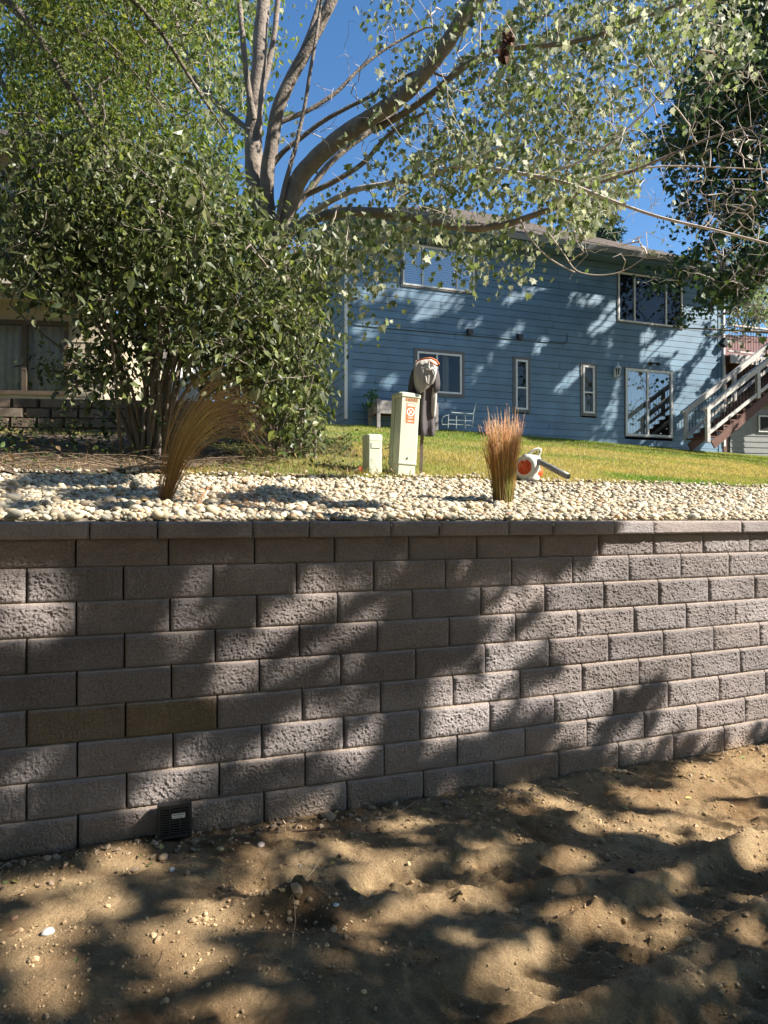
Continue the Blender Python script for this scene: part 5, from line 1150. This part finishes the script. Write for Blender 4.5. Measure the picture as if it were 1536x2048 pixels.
for pts, r in limbs[:9]+limbs[10:17]: limb_tube(m, pts, r, 14)
m.build('trunk', M_bark, mt, smooth=True)
px, py = mask_sample(MROWS, 1050); dd_ = np.clip(rng.normal(10.6, 1.1, len(px)), 8.2, 13.2); dd_ = np.where((px > 430) & (px < 640) & (py < 470), 11.7+np.abs(rng.normal(0, .8, len(px))), dd_); att = P(px, py, dd_)
bare = []
for _ in range(330): bx_ = rng.uniform(1120, 1560); bare.append(P(bx_, rng.uniform(110, 520), rng.uniform(8.4, 10)))
for _ in range(230): bare.append(P(rng.uniform(860, 1200), rng.uniform(170, 430), rng.uniform(8.8, 10)))
for _ in range(90): bare.append(P(rng.uniform(560, 900), rng.uniform(20, 420), rng.uniform(9.5, 11)))
out = grow(limbs, np.concatenate([att, bare]), r0=.0028, ex=.43, maxr=.035, curve=.15, lift=.08)
m = MB()
for pts, r in [limbs[9]]+limbs[17:]: m.tube(pts, r, 7, np.ones(3)*1.05)
add_branches(m, out); m.build('branches', mat('maple_bark_thin', (.46, .39, .33), .85, vcol=True, var=.15, vscale=6), mt, smooth=True)
L = np.repeat(att, 26, 0)+rng.normal(0, 1, (len(att)*26, 3))*np.array([.16, .16, .20]); L[:, 2] -= .05
kk = rng.random(len(L)) < .9; L = L[kk]; L = L[keep_light(L)]
PALM = [(.17, .20, .09), (.27, .28, .17), (.33, .34, .24), (.12, .155, .055), (.21, .245, .10), (.10, .13, .045), (.30, .31, .20)]
m = MB(); leaves(m, L, 'maple', .080, PALM, pitch=(.5, 1.5), roll=.9); m.build('crown', M_lmaple, mt)
print('maple leaves', len(L))
# a clump of dead leaves caught in the branches
c = P(1012, 90, 9.4); dl = MB(); q = c+1*np.clip(rng.normal(0, 1, (170, 3)), -1.7, 1.7)*np.array([.032, .032, .12]); q[:, 0] += (q[:, 2]-c[2])*.25
leaves(dl, q, 'maple', .07, [(1, 1, 1), (1.5, 1.2, 1), (.6, .6, .6)], pitch=(.9, 1.6))
tag(dl.build('dead_leaf_clump', M_dead, base=c), 'dark rusty clump of dead leaves hanging high in the big maple', 'dead leaves')

# ---- leafy shrub at the left
def shrub(name, label, base_px, D, rows, natt, nst, tx, ty, lpa, size, pal_, depth_sd, spread=30, kind='oval'):
    gx_, gz_ = P(base_px, 900, D)[0], 0; gz_ = float(hz(np.array(gx_), np.array(D)))
    root = empty(name, (gx_, D, gz_), label, 'shrub'); yb = 1037-(gz_-EYE)*F/D
    lb = []
    for i in range(nst):
        x1 = rng.uniform(*tx); y1 = rng.uniform(*ty); x0 = base_px+rng.normal(0, spread*.6)+(x1-base_px)*.06
        d1 = D+rng.normal(0, depth_sd); mx = x0+(x1-x0)*.28; my = (yb*.5+y1*.5)
        lb.append(smooth_limb([(x0, yb+6), (x0+(mx-x0)*.35+rng.normal(0, 4), yb-(yb-my)*.5), (mx+rng.normal(0, 7), my), ((mx+x1)/2+rng.normal(0, 9), (my+y1)/2-10), (x1, y1)], D+rng.normal(0, .12), d1, rng.uniform(.016, .034), .009, sub=3))
    px, py = mask_sample(rows, natt); at_ = P(px, py, np.clip(rng.normal(D, depth_sd*1.1, natt), D-2.2*depth_sd, D+2.2*depth_sd))
    o_ = grow(lb, at_, r0=.0028, ex=.42, maxr=.014); m = MB()
    for pts, r in lb: m.tube(pts, r, 7, np.ones(3)*rng.uniform(.6, 1.1))
    add_branches(m, o_, shade=(.6, 1.1)); m.build('stems', M_bark, root, smooth=True)
    L = np.repeat(at_, lpa, 0)+rng.normal(0, .125, (natt*lpa, 3)); L = L[keep_light(L) | (rng.random(len(L)) < .5)]
    L = L[L[:, 2] > hz(L[:, 0], L[:, 1])+.02]; qx, qy, _ = proj(L); L = L[(qx < np.interp(qy, [0, 540, 600, 640, 760, 900], [900, 800, 760, 712, 700, 640])) & ~((qx > 705) & (rng.random(len(L)) < .5))]
    m = MB(); leaves(m, L, kind, size, pal_, pitch=(.1, 1.3), roll=.8); m.build('foliage', M_llilac, root); return root
SROWS = ['0']*4+['0']*4+['24443200', '57776540', '788888740', '8888888852', '7888888862', '0246788874', '0013447774', '0254224673', '0012100145', '0000000012']
SROWS = [r.ljust(24, '0') for r in SROWS]
PALL = [(.075, .098, .034), (.115, .14, .045), (.04, .058, .02), (.17, .20, .06), (.10, .12, .055), (.23, .24, .13), (.05, .068, .026)]
gS = ground_pt(300, 893)
shrub('large_shrub', 'large dense lilac-like shrub with many brown stems filling the left of the slope', 300, 8.3, SROWS, 1750, 30, (-20, 560), (380, 640), 17, .094, PALL, .6, spread=34)
SR2 = ['0'*24]*11+['0000000245', '0000000365', '0000000476', '00000004762', '0000000476', '000000027600', '00000001450']
SR2 = [r.ljust(24, '0') for r in SR2]
shrub('small_shrub', 'smaller twiggy shrub with pale leaves growing between the big shrub and the blue house', 570, 9.2, SR2, 620, 16, (470, 690), (500, 720), 11, .06, [(.10, .135, .05), (.15, .18, .08), (.08, .11, .035), (.18, .19, .10)], .45, spread=40)
# ---- tree hanging in from the upper left
TROWS = ['888887400000000000000000', '999997400000000000000000', '999997400000000000000000', '999997300000000000000000', '888886200000000000000000', '888875100000000000000000', '888875200000000000000000', '777764200000000000000000', '666542100000000000000000', '333210000000000000000000']
TROWS = [r.ljust(24, '0') for r in TROWS]
tl = empty('locust_tree', (-7.2, 8.6, float(hz(np.array(-7.2), np.array(8.6)))), 'fine-leaved yellow-green tree hanging into the picture from the upper left', 'tree', 'trees around the house')
tb0 = np.array([-7.2, 8.6, float(hz(np.array(-7.2), np.array(8.6)))])
lb = [(np.array([tb0, tb0+[.1, 0, 1.8], tb0+[.3, -.1, 3.4], tb0+[.6, -.2, 4.8]]), np.array([.2, .17, .15, .12]))]
top = lb[0][0][-1]; tpx, tpy, _ = proj(top)
def LT(px, D0, D1, r0, r1): lb.append(smooth_limb(px, D0, D1, r0, r1, sub=4))
LT([(tpx, tpy), (-220, -60), (-60, -60), (60, 40), (110, 130), (190, 260), (250, 380)], top[1], 7.4, .09, .012)
LT([(-220, -60), (-60, -170), (120, -130), (250, -20), (330, 70), (400, 190), (450, 260)], 8.2, 7.6, .06, .01)
LT([(tpx, tpy), (-200, 60), (-60, 130), (20, 170), (60, 260), (75, 350)], top[1], 7.6, .06, .01)
LT([(-60, -170), (40, -260), (200, -260), (350, -120), (420, 20)], 8.2, 8.4, .05, .012)
LT([(60, 40), (160, 60), (260, 130), (330, 220)], 7.9, 7.4, .02, .008)
px, py = mask_sample(TROWS, 1000); at_ = P(px, py, np.clip(rng.normal(8.1, .8, len(px)), 6.6, 10))
o_ = grow(lb, at_, r0=.0026, ex=.45, maxr=.03, lift=-.03); m = MB()
for pts, r in lb: m.tube(pts, r, 8, np.ones(3)*.55)
add_branches(m, o_, shade=(.45, .8)); m.build('trunk', M_bark, tl, smooth=True)
L = np.repeat(at_, 42, 0)+rng.normal(0, .125, (len(at_)*42, 3)); L = L[keep_light(L) | (rng.random(len(L)) < .5)]
m = MB(); leaves(m, L, 'small', .048, [(.10, .14, .03), (.16, .20, .04), (.07, .10, .025), (.22, .24, .06), (.13, .15, .06)], pitch=(.1, 1.3)); m.build('crown', M_lmaple, tl)

# ---- dark maple at the right
RROWS = ['000000000000000000000078', '000000000000000000000089', '000000000000000000000089', '000000000000000000000059', '000000000000000000000048', '000000000000000000000379', '000000000000000000000589', '000000000000000000000689', '000000000000000000002679', '000000000000000000000378', '000000000000000000000689', '000000000000000000000157', '000000000000000000003789', '000000000000000000000158', '000000000000000000000026']
rt = empty('maple_tree', (12.0, 18.6, float(hz(np.array(12.), np.array(18.6)))), 'dark green maple reaching in from the right edge in front of the deck', 'tree', 'trees around the house')
b0 = np.array([12., 18.6, float(hz(np.array(12.), np.array(18.6)))-.1])
lb = [(np.array([b0, b0+[.05, 0, 2], b0+[-.1, 0, 5], b0+[0, .1, 9], b0+[.1, 0, 13]]), np.array([.24, .2, .16, .1, .04]))]
for zz, ex_, dz in ((3.2, -3.9, 1.0), (4.6, -3.6, 1.0), (6, -3.4, 1.3), (7.5, -3.2, 1.2), (9, -3, 1.5), (5, 2.5, 1.4), (8, 2.5, 1.4), (10.5, -2, 1.3), (6.8, .6, 1.2)):
    a = b0+[0, 0, zz]; lb.append((np.array([a, a+[ex_*.4, rng.normal(0, .5), dz*.7], a+[ex_, rng.normal(0, .9), dz]]), np.array([.06, .04, .014])))
px, py = mask_sample(RROWS, 1350); at1 = P(px, py, np.clip(rng.normal(18.6, 1.1, len(px)), 16.4, 20.4))
at2 = b0+np.stack([rng.uniform(-1.5, 4.2, 900), rng.normal(0, 1.5, 900), rng.uniform(3.2, 15.5, 900)], -1); at2 = at2[~in_frame(at2, 0)]
at_ = np.concatenate([at1, at2]); o_ = grow(lb, at_, r0=.005, ex=.45, maxr=.05); m = MB()
for pts, r in lb: m.tube(pts, r, 8, np.ones(3)*.8)
add_branches(m, o_); m.build('trunk', M_bark, rt, smooth=True)
L = np.repeat(at_, 26, 0)+rng.normal(0, .21, (len(at_)*26, 3)); L = L[keep_light(L)]
m = MB(); leaves(m, L, 'maple', .12, [(.035, .065, .022), (.05, .085, .028), (.028, .05, .02), (.075, .11, .03)], pitch=(.3, 1.3)); m.build('crown', M_ldark, rt); print('right maple', len(L))
# low branch reaching left over the upper right window is part of the same crown (mask rows 8-9)

# ---- tree off to the right whose crown shades the wall and the sand
st = empty('shade_tree', (8.4, .5, 0), 'tall maple standing on the sand beyond the right edge, shading the wall', 'tree', 'trees around the house')
n = 230000; Yc = rng.uniform(.6, 7.6, n); q = rng.uniform(-4.6, 4.8, n); X = np.clip(rng.normal(6.3, 1.0, n), 4.0, 10.0)
Pt = np.stack([X, Yc + SD[1]/SD[0]*X, q + X*SD[2]/SD[0]], -1)
k, px, py = land(Pt); pr = np.zeros(n)
inw = (k == 3); litw = wall_lit_prob(px, py, inw); edge_x = (px > -60) & (px < 1600)
pr = np.where((k == 3), np.where(litw > .5, 0.0, .9), pr)
far_ = (k == 3) & ~edge_x; pr = np.where(far_, .45*(px < 0), pr)
pr = np.where(k == 4, np.where((py > 2150) | (px < -150) | (px > 1700), .35, np.where(litw > .5, .0, .62)), pr)
pr = np.where(k == 2, np.where((caps_dist(px, py, SHD_GRAV) < 1) & (py < 1040), .55, 0), pr)
cl = .95+1.0*(fbm(Pt[:, 1]*2.2, (Pt[:, 2]-Pt[:, 0]*.84)*2.2, 2)+.30); pr = pr*np.clip(cl, .55, 1.2)
hole = fbm(Pt[:, 1]*7+11, (Pt[:, 2]-Pt[:, 0]*.84)*7+4, 3, .6); pr = np.where(k == 4, pr*np.clip(1-(hole-.08)/.05, .03, 1), np.where(k == 3, pr*np.clip(1-(hole-.24)/.05, .1, 1), pr))
keep = (rng.random(n) < pr) & ~in_frame(Pt, 60) & (Pt[:, 2] > 1.8); L = Pt[keep]; print('shade leaves', len(L))
b0 = np.array([8.4, .5, -.1]); lb = [(np.array([b0, b0+[-.05, .1, 2.2], b0+[-.3, .5, 4.2], b0+[-.6, 1.2, 6.4], b0+[-.7, 1.8, 9], b0+[-.6, 2.2, 11.5]]), np.array([.26, .22, .18, .13, .08, .03]))]
at_ = L[rng.choice(len(L), 420, replace=False)]; o_ = grow(lb, at_, r0=.0035, ex=.45, maxr=.06); m = MB()
for pts, r in lb: m.tube(pts, r, 9)
add_branches(m, o_); m.build('trunk', M_bark, st, smooth=True)
m = MB(); leaves(m, L, 'maple', .078, PALM, pitch=(.2, 1.4), roll=.9); m.build('crown', M_lmaple, st)

# ---- tree off to the right behind the deck whose crown shades the blue wall
ht = empty('shade_tree', (16.5, 20.5, 4.0), 'tall maple beside the deck beyond the right edge, shading the blue house', 'tree', 'trees around the house')
n = 60000; px = rng.uniform(640, 1480, n); py = rng.uniform(470, 880, n); d = raydir(px, py); t = (HC@NH)/(d@NH); wp = d*t[:, None]+[0, 0, EYE]; s_ = (wp-HC)@TH
ok = (s_ > -.5) & (s_ < HL+.2) & (caps_dist(px, py, [(a, b, c, d, r+6) for a, b, c, d, r in LIT_HOUSE]) > 1.0); wp = wp[ok]; px = px[ok]; py = py[ok]
X = np.clip(rng.normal(15.2, 1.2, len(wp)), 13.2, 19); L = wp+SD*((X-wp[:, 0])/SD[0])[:, None]
prb = np.where((px > 1240) & (py > 660), .5, .72); kk = (rng.random(len(L)) < prb) & ~in_frame(L, 40); L = L[kk]; L = L[rng.random(len(L)) < .75]
gp = np.stack([rng.uniform(2, 15, 9000), rng.uniform(16.5, 23, 9000), np.zeros(9000)], -1); gp[:, 2] = hz(gp[:, 0], gp[:, 1]); gx_, gy_, _ = proj(gp); gp = gp[caps_dist(gx_, gy_, LAWN_SH) < 1.0]
X = np.clip(rng.normal(15.4, 1.2, len(gp)), 13.4, 19); L2 = gp+SD*((X-gp[:, 0])/SD[0])[:, None]; L2 = L2[~in_frame(L2, 40)]
L = np.concatenate([L, L2]); print('house shade leaves', len(L), len(L2))
b0 = np.array([16.5, 20.5, 3.9]); lb = [(np.array([b0, b0+[0, 0, 4], b0+[-.5, 0, 8], b0+[-.8, .3, 13], b0+[-.8, .3, 18]]), np.array([.35, .3, .24, .15, .05]))]
at_ = L[rng.choice(len(L), 420, replace=False)]; o_ = grow(lb, at_, r0=.006, ex=.45, maxr=.08); m = MB()
for pts, r in lb: m.tube(pts, r, 9)
add_branches(m, o_); m.build('trunk', M_bark, ht, smooth=True)
m = MB(); leaves(m, L, 'maple', .115, PALM, pitch=(.2, 1.4), roll=.9); m.build('crown', M_lmaple, ht)

# ---- background trees
def bg_tree(name, label, X, Y, zt, rows, natt, lpa, sd, size, pal_, sp_, extra=None):
    z0 = float(hz(np.array(X), np.array(Y))); root = empty(name, (X, Y, z0), label, 'tree', 'trees around the house'); b = np.array([X, Y, z0-.1])
    lb = [(np.array([b, b+[0, 0, (zt-z0)*.3], b+[.2, 0, (zt-z0)*.6], b+[0, 0, (zt-z0)*.95]]), np.array([.3, .22, .14, .03]))]
    px, py = mask_sample(rows, natt); at_ = P(px, py, rng.normal(Y, sd, natt)); o_ = grow(lb, at_, r0=.008, ex=.45, maxr=.1, seg=.6); m = MB()
    for pts, r in lb: m.tube(pts, r, 8)
    add_branches(m, o_); m.build('trunk', M_bark, root, smooth=True)
    L = np.repeat(at_, lpa, 0)+rng.normal(0, sp_, (natt*lpa, 3)); m = MB(); leaves(m, L, 'oval', size, pal_, pitch=(.1, 1.4)); m.build('crown', M_lmaple, root)
B1 = ['334444321', '556777652', '777888763', '888888874', '999999873', '999999872', '999999871', '999999861', '999999751', '999999750', '999999862', '888888775', '777777776', '000667777', '000678888', '000578888', '000268888']
bg_tree('broadleaf_tree', 'sunlit green tree filling the background beyond the shrub at the upper left', -11.0, 30.0, 20, B1, 900, 26, 2.6, .26, [(.10, .15, .03), (.16, .21, .05), (.22, .24, .09), (.08, .11, .03)], .55)
B2 = ['0'*24]*11+['000000000000000000000002', '000000000000000000000038', '000000000000000000000025']
bg_tree('broadleaf_tree', 'pale tree seen in the gap between the dark maple and the deck railing', 19.5, 36.0, 14, B2, 120, 30, 1.5, .22, [(.13, .17, .08), (.20, .22, .13)], .45)
# spruce behind the roof
sx_ = P(1195, 400, 40)[0]; z0 = 4.2
sp = empty('spruce_tree', (sx_, 40, z0), 'dark blue-green spruce showing over the ridge of the blue house', 'tree', 'trees around the house')
H_ = P(1195, 330, 40)[2]-z0; m = MB(); m.tube([(sx_, 40, z0), (sx_, 40, z0+H_)], [.35, .03], 8); m.build('trunk', M_bark, sp, smooth=True)
m = MB(); pos = []; dirs = []
for i in range(620):
    t = rng.random()**.75; z = z0+1.5+(H_-1.5)*(1-t); a = rng.uniform(0, 2*np.pi); R0 = .25+t*5.2*rng.uniform(.8, 1.1)
    for f_ in np.arange(.15, 1.01, .22/max(R0, .3)):
        p_ = np.array([sx_+math.cos(a)*R0*f_, 40+math.sin(a)*R0*f_, z-.28*R0*f_+.12*R0*f_*f_])
        for _ in range(3): pos.append(p_+rng.normal(0, .08, 3)); dirs.append(a+rng.normal(0, .7))
pos = np.array(pos); n = len(pos); Rm = leaf_rot(n, (.0, .9), 1.2); s_ = rng.uniform(.22, .42, n); c = np.array([[.03, .06, .035]])*rng.uniform(.6, 1.9, (n, 1))
scatter(m, (np.array([(0, .16, 0), (0, -.16, 0), (1, 0, -.1), (.4, 0, .18)]), np.array([(0, 1, 2), (0, 3, 2), (1, 2, 3)])), pos, np.stack([s_, s_, s_], -1), Rm, c)
m.build('crown', M_ldark, sp); print('spruce', n)

# ---- trees added unseen behind the camera to cut sky fill on the site
for i, (x, y, h, r) in enumerate(((-9.5, -6, 15, 5.0), (-3.5, -7.5, 16, 5.2), (3.5, -7.8, 15, 5.0), (10.5, -8.5, 16, 5.0), (-12, 2, 13, 4.6), (17, -7.5, 14, 4.2))):
    root = empty('sky_block_tree', (x, y, 0), 'unseen tree added behind the camera to block skylight, %s' % ('far left', 'left', 'middle', 'right', 'beside the sand at the far left', 'far right')[i], 'tree', 'trees around the house')
    nn_ = 9000; v = nrm(rng.normal(size=(nn_, 3)))*(rng.random((nn_, 1))**.4); L = np.array([x, y, h*.56])+v*np.array([r, r, h*.46]); L = L[(L[:, 2] > .6) & keep_light(L)]
    b = np.array([x, y, -.1]); lb = [(np.array([b, b+[.1, 0, h*.3], b+[-.1, .1, h*.6], b+[0, 0, h*.9]]), np.array([.25, .2, .12, .03]))]
    o_ = grow(lb, L[rng.choice(len(L), 130, replace=False)], r0=.008, ex=.45, maxr=.09, seg=.5); m = MB(); m.tube(*lb[0], 9); add_branches(m, o_); m.build('trunk', M_bark, root, smooth=True)
    m = MB(); leaves(m, L, 'oval', .42, [(.05, .08, .02), (.08, .12, .03), (.04, .06, .02)], pitch=(.1, 1.4)); m.build('crown', M_lmaple, root)
ot = empty('sky_block_canopy', (-6.5, -2.2, 0), 'unseen broad maple added behind and left of the camera, its crown blocking skylight', 'tree', 'trees around the house')  # added canopy out of view, dims the sky fill on wall and sand
nn_ = 30000; v = nrm(rng.normal(size=(nn_, 3)))*(rng.random((nn_, 1))**.4); L = np.array([-3.2, -1.6, 9.6])+v*np.array([6.6, 5.4, 3.4]); L = L[~in_frame(L, 60) & (L[:, 2] > 5.5+.0*L[:, 0]) & keep_light(L)]; print('overhang', len(L))
b = np.array([-6.5, -2.2, -.1]); lb = [(np.array([b, b+[.2, 0, 2.5], b+[.8, .1, 5.5], b+[2.0, .2, 8.], b+[3.2, .3, 10.5]]), np.array([.3, .25, .18, .12, .03]))]
o_ = grow(lb, L[rng.choice(len(L), 320, replace=False)], r0=.006, ex=.45, maxr=.09, seg=.4); m = MB(); m.tube(*lb[0], 9); add_branches(m, o_); m.build('trunk', M_bark, ot, smooth=True)
m = MB(); leaves(m, L, 'oval', .20, [(.05, .08, .02), (.08, .12, .03), (.04, .06, .02)], pitch=(.1, 1.)); m.build('crown', M_lmaple, ot)
n = 420; X = rng.uniform(-4.5, 6, n); v = np.where(rng.random(n) < .6, rng.uniform(.4, 3.8, n), -rng.exponential(.35, n)-.25); Y = wallY(X)+v*WN; X, Y, v = X[Y > 1.6], Y[Y > 1.6], v[Y > 1.6]
z = np.where(v > 0, hz(X, Y)+.03, sandz(X, Y)+.006); m = MB(); leaves(m, np.stack([X, Y, z], -1), 'oval', .035, [(.30, .20, .08), (.20, .12, .06), (.38, .30, .10), (.16, .18, .06)], pitch=(-.3, .4), roll=.4)
tag(m.build('fallen_leaves', M_litter), 'small brown and yellow leaves fallen on the gravel and at the wall foot', 'leaves', kind='stuff')
# ---- planter plants, weeds under the shrubs
s_, z_ = hpx(765, 812, .5); c0 = HP(s_, .5, 0)
c = HP(hpx(765, 820, .5)[0], .5, hpx(765, 826, .5)[1]); m = MB(); L = []
for (x, y, rx, ry, k_) in ((746, 790, 9, 18, 90), (736, 808, 9, 9, 40), (780, 812, 14, 10, 90), (758, 815, 12, 8, 60), (795, 815, 8, 8, 30)):
    for _ in range(k_): a, b = rng.normal(0, .55, 2); q = hpx(x+a*rx, y+b*ry, .5); L.append(HP(q[0], .5+rng.normal(0, .13), q[1]))
L = np.array(L); pp = MB()
for _ in range(26): a = L[rng.integers(len(L))]; b = HP(hpx(735+rng.random()*60, 826, .5)[0], .5, hpx(765, 828, .5)[1]); pp.tube([b, (a+b)/2+rng.normal(0, .03, 3), a], .006, 4, (.3, .5, .2))
po = empty('planter_plant', c, 'green leafy plants growing out of the raised planter by the blue wall', 'plant')
pp.build('stems', M_twig, po); leaves(m, L, 'oval', .09, [(.06, .14, .03), (.10, .20, .05)]); m.build('foliage', M_llilac, po)
n = 11000; X = rng.uniform(-7.5, .2, n); Y = rng.uniform(5.5, 13, n); v = vdist(X, Y); ok = (v > gedge(X)-.05) & (rng.random(n) < np.clip(.55+1.8*fbm(X*.9, Y*.9, 3), .1, 1)*np.where(X > -2.2, .35, 1)); X, Y = X[ok], Y[ok]; n = len(X)
z = hz(X, Y); m = MB(); Lp = np.stack([X, Y, z+rng.uniform(.0, 1, n)**2*.26], -1); leaves(m, Lp, 'oval', .055, [(.08, .13, .04), (.05, .09, .03), (.12, .16, .05), (.22, .15, .08), (.12, .08, .05)], pitch=(-.9, .7))
X = rng.uniform(-7.5, .3, 2600); Y = wallY(X)+(gedge(X)+rng.exponential(.6, 2600))*WN
m.add(*blades(0, (X, Y), .10, .004, 1.6, np.array([[.30, .22, .11]])*rng.uniform(.5, 1.4, (2600, 1))))
tag(m.build('ground_cover', M_grass), 'low weeds, dead leaves and dry stalks under and beside the shrubs', 'weeds', kind='stuff')
m = MB()
for _ in range(150):
    X = rng.uniform(-6.5, -1.2); Y = float(wallY(np.array(X)))+(gedge(np.array(X))+rng.exponential(.7))*WN; a = rng.uniform(-.5, .5)+(3.14 if rng.random() < .5 else 0); l_ = rng.uniform(.2, .8)
    p0 = np.array([X, Y, float(hz(np.array(X), np.array(Y)))+.03]); p1 = p0+np.array([math.cos(a)*l_, math.sin(a)*l_, rng.uniform(-.02, .12)]); p1[2] = max(p1[2], float(hz(np.array(p1[0]), np.array(p1[1])))+.02)
    m.tube([p0, (p0+p1)/2+T3*.03, p1], [.006, .005, .002], 4, np.array([.8, .7, .6])*rng.uniform(.4, 1.2))
tag(m.build('brush_litter', M_twig), 'fallen twigs and brush lying under the large shrub', 'twigs', kind='stuff')
print('objects', len(bpy.data.objects))
